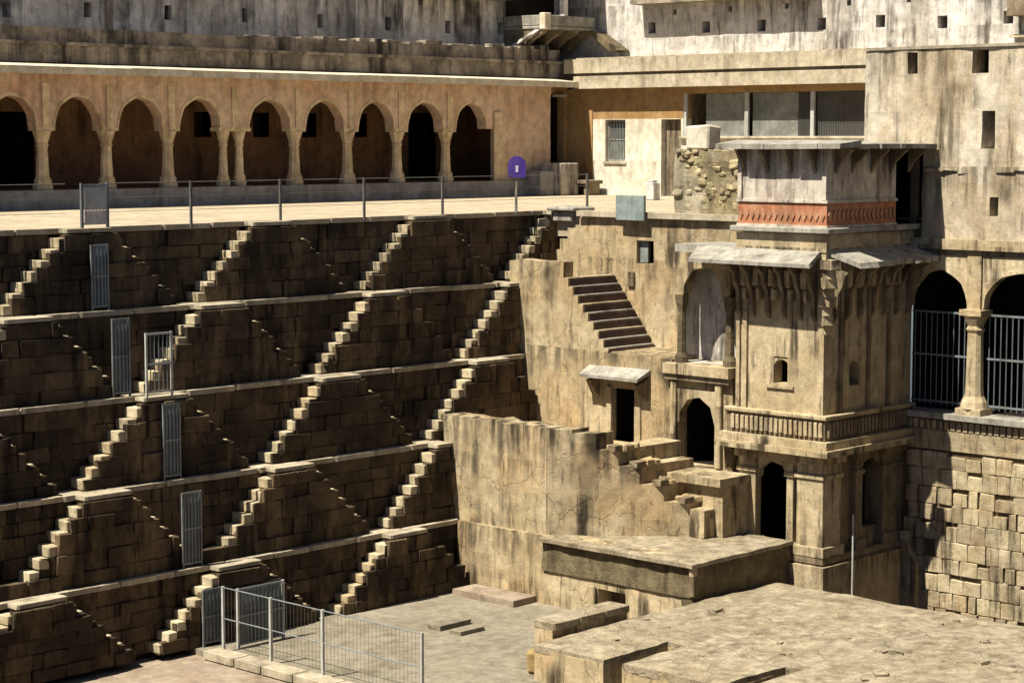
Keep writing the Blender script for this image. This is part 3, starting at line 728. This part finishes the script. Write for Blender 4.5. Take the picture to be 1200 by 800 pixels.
# high wall behind that stair, with a ragged left end
hw = thing('high_wall', (36.9, 30, -1), 'tall tan wall rising behind the narrow stair to the terrace', 'wall')
for y0, y1, zt in ((33.70, 33.92, -1.12), (33.45, 33.70, -.92), (33.2, 33.45, -.66), (32.95, 33.2, -.38), (32.72, 32.95, -.16)):
    facade('wall', M['tan'], hw, 'x', 36.9, y0, y1, -3.4, zt, thick=.9, amp=.03)
facade('wall', M['tan'], hw, 'x', 36.9, 26.4, 32.72, -3.4, -.02, holes=[(30.55, 31.05, -1.15, -.62)], thick=.7, amp=.04)
recess('window_recess', M['hole'], hw, 'x', 36.9, 30.53, 31.07, -1.17, -.60, .5)
MB().box(37.0, 37.04, 30.80, 31.03, -1.13, -.64).build('window_shutter', M['teal'], hw)

MB().box(36.78, 37.0, 26.4, 32.8, -.10, .03).build('coping', M['coping'], hw, rough=.02)
for y, z in ((32.05, -1.55), (31.2, -1.5)): MB().box(36.84, 36.93, y - .1, y + .1, z - .2, z + .16).build('stone_stub', M['towergrey'], hw, bevel=.02)
MB().box(37.6, 38.4, 26, 34.0, -8.4, -.62).build('core', M['tan'], hw)
MB().box(36.7, 37.5, 32.85, 33.7, .0, .10).box(36.8, 37.3, 33.0, 33.6, -.25, -.0).build('corner_capstone', M['slate'], hw, bevel=.03)

# broken rubble wall on the terrace
rb = thing('rubble_wall', (37.6, 29.4, 0), 'broken wall of rough yellow-grey rubble beside the tower top', 'ruin')
profile_x('core', M['towergrey'], rb, 37.55, 38.2, [(27.5, -.02), (30.35, -.02), (30.3, .6), (30.2, 1.2), (29.9, 1.5), (28.9, 1.42), (28.2, 1.1), (27.5, .9)])
facade('broken_face', M['rubble'], rb, 'x', 37.42, 27.4, 30.4, -.02, 1.30, thick=.3, cell=.11, amp=.14, top=lambda u: .14 + noise.noise(Vector((u * 2.4, 3, 0))) * .22)
for i in range(170):
    y = R.uniform(27.5, 30.3); z = R.uniform(0, 1.45)
    q = R.uniform(.06, .20)
    o = stone_obj('rubble_stone', M['rubble'], rb, (37.45 + R.uniform(-.03, .05), y, z), (q * .7, q * R.uniform(.9, 1.5), q * R.uniform(.6, 1.0)), .07, .2)
    o.rotation_euler = (R.uniform(-.3, .3), R.uniform(-.3, .3), R.uniform(-.3, .3))
wb = MB().box(37.4, 37.9, 29.4, 30.05, 1.46, 2.0).build('white_block', M['cream'], None, bevel=.04, rough=.05); tag(wb, 'pale masonry block resting on top of the broken rubble wall', 'block')

# ================================================================== niche bay left of the tower
nb = thing('niche_bay', (35.2, 27.6, -5), 'tan bay with a tall arched niche above a dark cusped doorway, left of the tower', 'pavilion')
arch('arch', M['tan'], nb, 'x', 35.2, 27.78, .54, -1.65, .62, 27.05, 28.6, -.72, .3, lobes=4.5, cusp=.04)
for y in (27.12, 28.44):
    MB().lathe(35.32, y, [(.15, -3.12), (.15, -3.0), (.10, -2.9), (.09, -2.0), (.13, -1.85), (.16, -1.64)], 8).build('column', M['mossy'], nb)
recess('niche_back', M['white'], nb, 'x', 35.2, 27.02, 28.62, -3.12, -.74, .85, .28)  # whitened so the back under the eave looks sunlit
MB().box(35.0, 36.9, 26.92, 28.72, -3.34, -3.12).build('ledge_slab', M['tower'], nb, rough=.02)
MB().box(35.06, 35.2, 26.95, 28.7, -3.48, -3.34).build('ledge_moulding', M['towergrey'], nb)
facade('wall', M['tan'], nb, 'x', 35.2, 26.95, 28.6, -6.9, -3.34, holes=[(27.36, 28.42, -5.32, -3.72)], thick=.3, amp=.02)
arch('doorway_arch', M['tower'], nb, 'x', 35.16, 27.89, .50, -4.42, .60, 27.36, 28.42, -3.68, .2, lobes=4.5, cusp=.07)
MB().box(35.10, 35.2, 28.42, 28.58, -5.32, -3.5).box(35.10, 35.2, 27.2, 27.36, -5.32, -3.5).build('jamb', M['tower'], nb, bevel=.02)
recess('doorway', M['dark'], nb, 'x', 35.2, 27.34, 28.44, -5.33, -3.7, 1.6, .25)
MB().box(35.3, 36.88, 26.9, 28.64, -.74, -.56).build('roof', M['slate'], nb, rough=.02)
# stepped lit base under the doors
stp = thing('terrace_steps', (34, 28.4, -6.57), 'short flight of worn stone steps stepping down below the two dark doorways', 'steps')
prof = [(29.40, 29.0, -4.36), (29.0, 28.6, -4.44), (28.6, 28.25, -4.78), (28.25, 27.9, -5.12), (27.9, 27.5, -5.50), (27.5, 27.1, -5.86), (27.1, 26.7, -6.15)]
for i, (y1, y0, zt) in enumerate(prof):
    facade('stepped_wall', M['tanx3'], stp, 'x', 32.05, y0, y1, -6.62, zt, thick=.55, amp=.06, cell=.2, skew=lambda u: (29.4 - u) * .82)
    if i > 1:
        xs = 32.05 + (29.4 - y1) * .82
        MB().box(xs + .45, 35.1, y0 + .0, y1 + .30, -6.6, zt - .02).build('step', M['tan'], stp, rough=.03)
        stone_obj('broken_stone', M['towergrey'], stp, (xs + .35, y0 + .1, zt + .03), (.3, .22, .13), .06)
MB().box(34.3, 35.2, 26.5, 28.6, -6.6, -5.50).build('landing', M['tan'], stp, rough=.03)
MB().box(34.15, 35.2, 26.45, 28.7, -5.50, -5.34).build('landing_slab', M['tower'], stp, rough=.03)
MB().box(33.95, 34.3, 26.7, 28.55, -6.6, -6.02).build('lower_step', M['tan'], stp, rough=.03)

for i in range(34):
    q = R.uniform(.08, .22); t_ = R.uniform(.35, 1.0); y = 29.4 - 2.7 * t_; x = 32.05 + 2.7 * t_ * .82 + R.uniform(.15, .8)
    zt = [p for p in prof if p[1] <= y <= p[0]][0][2]
    o = stone_obj('broken_stone', M['tan'], stp, (x, y, zt + q * .15), (q, q * 1.2, q * .7), .09, .12); o.rotation_euler = (R.uniform(-.2, .2), R.uniform(-.2, .2), R.uniform(0, 3))
# ================================================================== lower palace side wall (plane x = 32)
x3 = thing('lower_wall', (32, 30, -6), 'sunlit tan wall with black run-off streaks closing the right end of the lower tiers', 'wall')
facade('upper_wall', M['tanx3'], x3, 'x', 32.04, 29.4, 32.46, -6.6, -4.33, thick=.6, amp=.05, cell=.3, top=lambda u: noise.noise(Vector((u * 2.5, 4, 0))) * .12)
facade('lower_wall', M['tan'], x3, 'x', 31.93, 25.42, 31.95, -8.3, -6.60, holes=[(27.1, 27.88, -7.96, -7.5)], thick=.6, amp=.07, cell=.3)
recess('drain_recess', M['dark'], x3, 'x', 31.93, 27.08, 27.9, -7.98, -7.48, 1.0, .1)
MB().box(31.85, 31.93, 27.90, 28.08, -7.98, -7.45).build('drain_jamb', M['tower'], x3, bevel=.02)
MB().box(32.5, 35.2, 29.4, 33.0, -8.3, -5.0).build('core', M['tan'], x3)
MB().box(32.4, 35.2, 25.5, 32.0, -12.6, -6.66).build('core', M['mossy'], x3)


MB().box(31.2, 31.93, 29.6, 31.4, -8.06, -7.92).build('wall_footing', M['floor2'], x3, rough=.03)
yl = MB().box(27.45, 27.75, 25.34, 25.72, -8.05, -7.62).build('plaster_stub', M['yellow'], None, bevel=.06, rough=.06); tag(yl, 'small yellow ochre masonry stub at the corner of the platform', 'block')
fs = thing('floor_slabs', (29, 29, -8.05), 'pair of loose stone slabs lying on the grey lower floor', 'slabs')
stone_obj('slab', M['floor'], fs, (29.1, 29.35, -8.0), (.9, .34, .12), .03); stone_obj('slab', M['floor'], fs, (29.0, 28.75, -8.01), (.7, .30, .10), .03)

# low masonry block between wall and tower
lb = thing('low_block', (33.5, 27, -7), 'flat-topped low block with mossy grey sides in front of the tower', 'block')
facade('front_face', M['mossy'], lb, 'x', 31.88, 25.36, 29.38, -7.32, -6.64, thick=.4, amp=.05, cell=.25)
facade('side_face', M['mossy'], lb, 'y', 25.34, 31.9, 35.15, -7.5, -6.66, thick=.3, amp=.04, cell=.25)
MB().box(31.83, 32.0, 25.30, 25.42, -7.3, -6.66).build('corner_stone', M['tower'], lb, bevel=.03)
slab_top('top_slab', M['platform'], lb, 31.78, 35.16, 25.28, 29.40, -6.60, .10, .02)
# ================================================================== foreground platform
pf = thing('stone_platform', (30, 22, -8), 'broad worn flagstone platform with notched front edge in the foreground', 'platform')
PZ = -7.36
def pbox(x0, x1, y0, y1): MB().box(x0, x1, y0, y1, -8.3 if x1 < 30 else -12.6, PZ - .10).build('platform_body', M['tan'], pf, rough=.03)
def flags(x0, x1, y0, y1): slab_top('paved_top', M['platform'], pf, x0, x1, y0, y1, PZ, .16, .035)
for a in ((27.2, 29.0, 23.60, 25.25), (29.0, 34.5, 14.5, 25.25), (27.2, 29.0, 21.0, 23.18), (27.6, 29.0, 14.5, 20.62)):
    pbox(*a); flags(*a)
MB().box(27.25, 29.0, 23.18, 23.60, -8.3, -8.02).build('notch_floor', M['floor'], pf); MB().box(27.6, 29.0, 20.62, 21.0, -8.3, -7.95).build('notch_floor', M['floor'], pf)
kb = thing('kerb_slab', (28, 25.6, -7.3), 'raised kerb slab along the left side of the platform', 'kerb')
MB().box(27.8, 29.9, 25.36, 25.80, -8.2, -7.26).build('kerb_body', M['tan'], kb, rough=.03)
for i in range(3): stone_obj('kerb_stone', M['platform'], kb, (28.15 + .72 * i, 25.58, -7.19), (.71, .54, .14), .02)
for i in range(46):
    q = R.uniform(.03, .12) if i > 5 else R.uniform(.15, .3); x = R.uniform(27.6, 34.3); y = R.uniform(17.5, 25)
    if x < 29 and not (23.8 < y or 21.2 < y < 23): continue
    o = stone_obj('loose_stone', M['platform'], pf, (x, y, PZ + q * .1), (q, q * 1.3, min(q * .5, .09)), .08); o.rotation_euler = (R.uniform(-.1, .1), R.uniform(-.1, .1), R.uniform(0, 3))
# ================================================================== the tower pavilion
tw = thing('tower_pavilion', (36.6, 25.7, -8), 'two-storey carved sandstone tower with a red frieze and projecting eaves', 'tower')
TX, TY, TL, TR = 35.2, 24.6, 26.85, 38.4
# base and lower storey
MB().box(TX - .14, TR, TY - .14, TL + .3, -12.6, -7.05).build('plinth', M['tower'], tw, rough=.03)
MB().box(TX - .05, TR, TY - .05, TL + .3, -7.05, -6.90).build('plinth_moulding', M['towergrey'], tw, bevel=.02)
def sq_pillar(x0, x1, y0, y1, zb, zt, m):
    mb = MB().box(x0, x1, y0, y1, zb, zt)
    mb.box(x0 - .06, x1 + .06, y0 - .06, y1 + .06, zb, zb + .22).box(x0 - .04, x1 + .04, y0 - .04, y1 + .04, zt - .52, zt - .42)
    mb.box(x0 - .08, x1 + .08, y0 - .08, y1 + .08, zt - .2, zt - .004)
    return mb.build('pillar', m, tw, bevel=.012)
sq_pillar(TX, TX + .66, TY, TY + .66, -6.90, -4.76, M['tower'])
sq_pillar(TX + .04, TX + .22, TY + .78, TY + .95, -6.90, -4.78, M['tower'])
sq_pillar(TX + .02, TX + .24, TY + 1.74, TY + 2.18, -6.90, -4.77, M['tower'])
MB().lathe(TX + .06, TL + .16, [(.13, -6.9), (.13, -6.7), (.08, -6.6), (.075, -5.3), (.12, -5.1), (.14, -4.77)], 8).build('pillar', M['mossy'], tw)
sq_pillar(TX + 1.25, TX + 1.5, TY + .03, TY + .4, -6.90, -4.78, M['towergrey'])  # darker stone on this side adds painted shade
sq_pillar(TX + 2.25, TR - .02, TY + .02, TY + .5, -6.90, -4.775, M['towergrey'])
for y0, y1, zc in ((TY + .66, TY + .78, -5.3), (TY + .95, TY + 1.74, -5.35)):
    arch('cusped_arch', M['tower'], tw, 'x', TX + .1, (y0 + y1) / 2, (y1 - y0) / 2 - .01, -5.4, .38, y0, y1, -4.79, .16, lobes=3.5, cusp=.08)
arch('cusped_arch', M['towergrey'], tw, 'y', TY + .1, TX + 1.87, .37, -5.4, .4, TX + 1.5, TX + 2.25, -4.79, .16, lobes=3.5, cusp=.08)
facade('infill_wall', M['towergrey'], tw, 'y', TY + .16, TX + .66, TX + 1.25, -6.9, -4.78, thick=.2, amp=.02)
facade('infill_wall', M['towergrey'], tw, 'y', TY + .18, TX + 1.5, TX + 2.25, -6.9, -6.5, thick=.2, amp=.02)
facade('infill_wall', M['tower'], tw, 'x', TX + .16, TY + 2.18, TL + .3, -6.9, -4.78, thick=.2, amp=.02)
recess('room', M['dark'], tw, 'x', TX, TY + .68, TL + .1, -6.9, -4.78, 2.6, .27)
# ledge between the storeys with a carved band
MB().box(TX - .30, TR, TY - .30, TL + .34, -4.76, -4.62).build('ledge_slab', M['tower'], tw, rough=.025)
MB().box(TX - .22, TR, TY - .22, TL + .28, -4.62, -4.46).build('ledge_moulding', M['tower'], tw, rough=.02)
MB().box(TX - .10, TR, TY - .10, TL + .16, -4.46, -4.02).build('carved_band', M['towergrey'], tw)
for i in range(19):
    y = TY - .02 + .125 * i
    stone_obj('carved_block', M['tower'], tw, (TX - .11, y, -4.23), (.09, .085, .30), .06)
for i in range(24):
    x = TX + .02 + .13 * i
    stone_obj('carved_block', M['towergrey'], tw, (x, TY - .11, -4.23), (.085, .09, .30), .06)  # darker copy of the blocks for the shaded side
MB().box(TX - .16, TR, TY - .16, TL + .2, -4.02, -3.93).build('band_cap', M['tower'], tw, bevel=.015)
# main shaft
wl = facade('wall', M['tower'], tw, 'x', TX, TY + .0, TL, -3.93, -.60, holes=[(25.52, 25.88, -3.36, -2.80)], thick=.3, amp=.012)
facade('wall', M['tower'], tw, 'y', TY + .002, TX + .3, TR, -3.93, -.60, holes=[(36.1, 36.45, -3.40, -2.82)], thick=.3, amp=.012)
arch('window_arch', M['tower'], tw, 'x', TX + .02, 25.70, .17, -2.98, .12, 25.52, 25.88, -2.795, .2, cusp=0)
arch('window_arch', M['tower'], tw, 'y', TY + .02, 36.275, .165, -3.0, .12, 36.1, 36.45, -2.815, .2, cusp=0)
recess('window_recess', M['dark'], tw, 'x', TX, 25.5, 25.9, -3.38, -2.78, .9, .25); recess('window_recess', M['dark'], tw, 'y', TY, 36.08, 36.47, -3.42, -2.80, .9, .25)
MB().box(TX - .06, TX - .003, 26.55, 26.66, -3.93, -1.9).box(TX - .05, TX - .003, 26.74, 26.83, -3.93, -1.2).build('pilaster', M['tower'], tw)
MB().box(TX - .04, TX - .003, TY, TY + .14, -3.93, -1.0).build('corner_strip', M['tower'], tw)
for x in (35.75, 36.75, 37.5): MB().box(x - .05, x + .05, TY - .05, TY - .003, -3.93, -.9).build('pilaster', M['towergrey'], tw)  # shade put into the stone colour on this face
MB().box(TX - .05, TX - .003, 25.35, 26.05, -3.46, -3.40).build('window_sill', M['tower'], tw)
# carved brackets under the lower eave
def bracket(plane, u, z=-1.0, s=1.0, fig=True):
    s *= .8
    pts = [(0, .3), (-.62 * s, .16), (-.60 * s, .05), (-.38 * s, -.08), (-.30 * s, -.3), (-.16 * s, -.46), (-.13 * s, -.9), (0, -1.02)]
    if plane == 'x': MB().prism([(TX - .004 + a, z + b) for a, b in pts], lambda p, w, sd: (p, u - .045 + .09 * sd, w)).build('bracket', M['towergrey'], tw)
    else: MB().prism([(TY - .004 + a, z + b) for a, b in pts], lambda p, w, sd: (u - .045 + .09 * sd, p, w)).build('bracket', M['towergrey'], tw)
for y in (26.75, 26.4, 26.0, 25.6, 25.2, 24.85): bracket('x', y, fig=True, s=R.uniform(.85, 1.05))
for y in (26.55, 26.2, 25.8, 25.4, 25.0):
    stone_obj('carved_figure', M['tower'], tw, (TX - .14, y, -1.15), (.2, .13, .34), .12); stone_obj('carved_figure', M['tower'], tw, (TX - .10, y, -1.5), (.14, .10, .22), .12)
for x in (35.5, 35.95, 36.4, 36.85, 37.3, 37.75, 38.2): bracket('y', x, s=R.uniform(.85, 1.05))
for x in (35.72, 36.2, 36.65, 37.1, 37.55): stone_obj('carved_figure', M['tower'], tw, (x, TY - .14, -1.15), (.13, .2, .34), .12)
for i in range(8):
    q = (.30, .24, .28, .2, .25, .17, .2, .12)[i]
    o = stone_obj('corner_carving', M['tower'], tw, (TX - .34 + .035 * i, TY - .34 + .035 * i, -.82 - .19 * i), (q, q, .21), .09); o.rotation_euler = (0, 0, .4 * i)
# lower eave (broken at the corner)
MB().hexa([(TX - .80, 24.42, -.88), (TX - .80, 27.55, -.86), (TX, 27.9, -.68), (TX, 24.75, -.68), (TX - .80, 24.45, -.81), (TX - .80, 27.55, -.79), (TX, 27.9, -.57), (TX, 24.75, -.57)]).build('eave_slab', M['slate'], tw, rough=.02)
for i in range(5):
    x0 = TX + .12 + .68 * i; x1 = x0 + .665; dz = R.uniform(-.04, .02)
    MB().hexa([(x0, TY - .72 + R.uniform(-.06, .06), -.86 + dz), (x1, TY - .72 + R.uniform(-.06, .06), -.86 + dz), (x1, TY, -.68), (x0, TY, -.68), (x0, TY - .72, -.75 + dz), (x1, TY - .72, -.75 + dz), (x1, TY, -.55), (x0, TY, -.55)]).build('eave_slab', M['slate'], tw)
MB().box(TX - .02, TR, TY - .02, TL + .02, -.60, -.24).build('collar', M['tower'], tw)
MB().box(TX - .14, TR + .2, TY - .14, TL + .12, -.22, -.10).build('upper_ledge', M['slate'], tw, bevel=.02)
# upper storey with red frieze
MB().box(TX, 37.72, TY, TL, -.10, .40).build('frieze', M['red'], tw)
for i in range(15):
    y = TY + .10 + .148 * i
    MB().prism([(y - .06, .15), (y, .03), (y + .06, .15), (y, .27)], lambda u, w, s_: (TX - .025 if s_ == 0 else TX - .003, u, w)).build('frieze_panel', M['redpale'], tw)
for i in range(16):
    x = TX + .10 + .155 * i
    MB().prism([(x - .06, .15), (x, .03), (x + .06, .15), (x, .27)], lambda u, w, s_: (u, TY - .025 if s_ == 0 else TY - .003, w)).build('frieze_panel', M['redpale'], tw)
MB().box(TX - .035, 37.74, TY - .035, TL + .02, .40, .455).box(TX - .03, 37.73, TY - .03, TL + .02, -.10, -.055).build('frieze_moulding', M['pink'], tw)
facade('upper_wall', M['pink'], tw, 'x', TX + .01, TY + .01, TL, .455, 1.52, thick=.3, amp=.01)
facade('upper_wall', M['pink'], tw, 'y', TY + .012, TX + .31, 37.72, .455, 1.52, thick=.3, amp=.01)
for y in (TY + .05, TL - .06): MB().box(TX - .04, TX + .009, y - .05, y + .05, .455, 1.5).build('corner_pilaster', M['pink'], tw)
recess('loggia', M['dark'], tw, 'y', TY + .1, 37.72, 39.6, -.1, 1.52, 1.2, .1)
MB().box(38.5, 38.62, TY, TY + .15, -.1, 1.52).build('loggia_post', M['towergrey'], tw)
MB().box(38.0, 38.06, TY + .3, TY + .36, -.1, 1.52).build('loggia_post', M['towergrey'], tw)
# roof eave in separate slabs with uneven edge
y = TY - .55
while y < TL + .32:
    l = min(R.uniform(.5, .8), TL + .36 - y)
    dx = R.uniform(-.04, .04)
    MB().hexa([(TX - .38 + dx, y, 1.50), (TX - .38 + dx, y + l - .01, 1.50), (TX + .4, y + l - .01, 1.54), (TX + .4, y, 1.54), (TX - .38 + dx, y, 1.60), (TX - .38 + dx, y + l - .01, 1.60), (TX + .4, y + l - .01, 1.68), (TX + .4, y, 1.68)]).build('roof_slab', M['slate'], tw, rough=.02)
    y += l
x = TX + .41
while x < TR + .4:
    l = min(R.uniform(.5, .8), TR + .42 - x); dy = R.uniform(-.04, .04)
    MB().hexa([(x, TY - .55 + dy, 1.50), (x + l - .01, TY - .55 + dy, 1.50), (x + l - .01, TL, 1.54), (x, TL, 1.54), (x, TY - .55 + dy, 1.60), (x + l - .01, TY - .55 + dy, 1.60), (x + l - .01, TL, 1.68), (x, TL, 1.68)]).build('roof_slab', M['slate'], tw, rough=.02)
    x += l
for y in (26.7, 26.1, 25.5, 24.9): MB().prism([(TX + .005, 1.5), (TX - .30, 1.48), (TX - .1, 1.2), (TX + .005, 1.0)], lambda p, w, sd, y=y: (p, y - .04 + .08 * sd, w)).build('roof_bracket', M['towergrey'], tw)
for x in (35.5, 36.1, 36.8, 37.5, 38.2): MB().prism([(TY + .005, 1.5), (TY - .42, 1.48), (TY - .1, 1.2), (TY + .005, 1.0)], lambda p, w, sd, x=x: (x - .04 + .08 * sd, p, w)).build('roof_bracket', M['towergrey'], tw)
# pale pipe on the shaded side
pp = MB().tube((35.95, TY - .25, -9.0), (35.95, TY - .25, -6.05), .022).build('drain_pipe', M['paint']); tag(pp, 'thin pale vertical pipe against the shaded side of the tower base', 'pipe')

# ================================================================== right-hand palace wall and arcade
rp = thing('palace_wall', (38.4, 20, 0), 'tall streaked plaster wall with dark slots above the barred arches', 'wall')
RX = 38.4
hl = [(24.40, 25.87, -.41, 1.50), (22.55, 22.75, .1, .5), (21.6, 21.8, .55, .8), (24.56, 24.80, 3.08, 3.53), (22.86, 23.24, 3.06, 3.55), (22.66, 22.98, 1.5, 2.28), (19.4, 19.8, 3.0, 3.5), (17.5, 17.8, 1.6, 2.2)]
facade('wall', M['stain'], rp, 'x', RX, 14, 25.87, -.40, 3.60, holes=hl, thick=.8, cell=.3, amp=.06, top=lambda u: noise.noise(Vector((u * 3, 7, 0))) * .04)
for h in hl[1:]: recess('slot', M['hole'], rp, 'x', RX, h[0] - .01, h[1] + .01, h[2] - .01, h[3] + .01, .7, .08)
for i in range(9):
    y = 24.2 - .55 * i + R.uniform(-.2, .2)
    MB().box(RX - .05, RX + .05, y - R.uniform(.15, .3), y + R.uniform(.1, .3), 1.02 + R.uniform(-.03, .03), 1.09 + R.uniform(-.02, .04)).build('ledge_stone', M['stain'], rp, rough=.05)



MB().box(RX - .04, RX + .3, 14, 25.87, 3.60, 3.66).build('coping', M['coping'], rp, rough=.03)

ra = thing('barred_arcade', (RX, 21, -4), 'sandstone arcade with steel grilles in its dark arches, right of the tower', 'arcade')
MB().box(RX - .10, RX + .4, 14, 24.58, -.62, -.40).build('lintel', M['tower'], ra, rough=.02)
MB().box(RX - .02, RX + .3, 14, 24.58, -.74, -.62).build('lintel_moulding', M['towergrey'], ra)
FL = -4.08
cols = [23.05, 20.95, 18.85, 16.75, 14.65]
for y in cols:
    mb = MB().box(RX - .22, RX + .3, y - .30, y + .30, FL, FL + .14).lathe(RX + .04, y, [(.30, FL + .14), (.27, FL + .28), (.21, FL + .40), (.19, FL + .6), (.165, -2.35), (.2, -2.28), (.17, -2.2), (.24, -2.05), (.28, -1.98)], 10)
    mb.box(RX - .2, RX + .28, y - .26, y + .26, -1.98, -1.86).build('column', M['tower'], ra)
    MB().box(RX - .06, RX + .3, y - .16, y + .16, -1.86, -.74).build('pier', M['tower'], ra, rough=.015)
es = [24.72] + cols
for a, b in zip(es[1:], es[:-1]):
    u0 = a + .16; u1 = b - (.16 if b != 24.72 else .02)
    arch('arch', M['ashlar'], ra, 'x', RX, (u0 + u1) / 2, (u1 - u0) / 2 - .02, -1.86, .80, u0, u1, -.74, .24, lobes=4.5, cusp=.03)
    # grille
    mb = MB()
    for z in (-1.98, -2.9, -3.9): MB().box(RX + .20, RX + .24, u0, u1, z - .02, z + .02).build('grille_rail', M['steel'], ra)
    n = int((u1 - u0) / .13)
    for i in range(n):
        y = u0 + (u1 - u0) * (i + .5) / n
        MB().tube((RX + .22, y, -3.98), (RX + .22, y, -2.0), .013, 5).build('grille_bar', M['steelblue'], ra)
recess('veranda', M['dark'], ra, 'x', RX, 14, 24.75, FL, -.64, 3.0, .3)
MB().box(RX - .34, RX + .4, 14, 24.62, FL - .12, FL).build('floor_ledge', M['slate'], ra, rough=.02)
MB().box(RX - .16, RX + .3, 14, 24.62, FL - .40, FL - .12).build('frieze_band', M['towergrey'], ra)
for i in range(58):
    stone_obj('carved_block', M['tower'], ra, (RX - .18, 24.45 - .15 * i, FL - .26), (.08, .10, .2), .06)

sw = thing('ashlar_wall', (RX, 20, -6), 'wall of separate weathered ashlar blocks with dark open joints below the barred arcade', 'wall')
MB().box(RX - .135, RX + .6, 14, 24.6, -12.6, -4.48).build('wall_core', M['joint'], sw)
MB().box(RX - .20, RX + .1, 14, 24.6, -4.86, -4.47).build('top_course', M['ashlar'], sw, rough=.04)
cnt = 0; z = -8.64
rows = [.36, .36, .40, .33, .38, .42, .35, .37, .40, .36]
for r_, h in enumerate(rows):
    y = 24.58 - (.0 if r_ % 2 else .1)
    while y > 16.5 and cnt < 295:
        l = R.uniform(.24, .46); hh = min(h, -4.88 - z)
        if hh > .1 and R.random() > .025:
            slot = R.uniform(.05, .12) if R.random() < .2 else R.uniform(.008, .022)
            pr = R.uniform(0, .014)
            stone_obj('stone', M['ashlar'], sw, (RX - .12 - pr / 2, y - l / 2, z + (hh - slot) / 2), (.16 + pr, l - (R.uniform(.05, .09) if R.random() < .18 else R.uniform(.006, .02)), hh - slot), .035, .05); cnt += 1
        y -= l
    z += h
bt = MB().prism([(24.56, -9.25), (25.0, -9.25), (25.0, -6.7), (24.85, -6.7), (24.75, -7.1), (24.6, -7.4)], lambda u, w, s_: (38.0 if s_ == 0 else 38.36, u - .45, w)).build('buttress', M['tower'], None, rough=.03); tag(bt, 'small pale stepped buttress at the foot of the wall beside the tower', 'buttress')
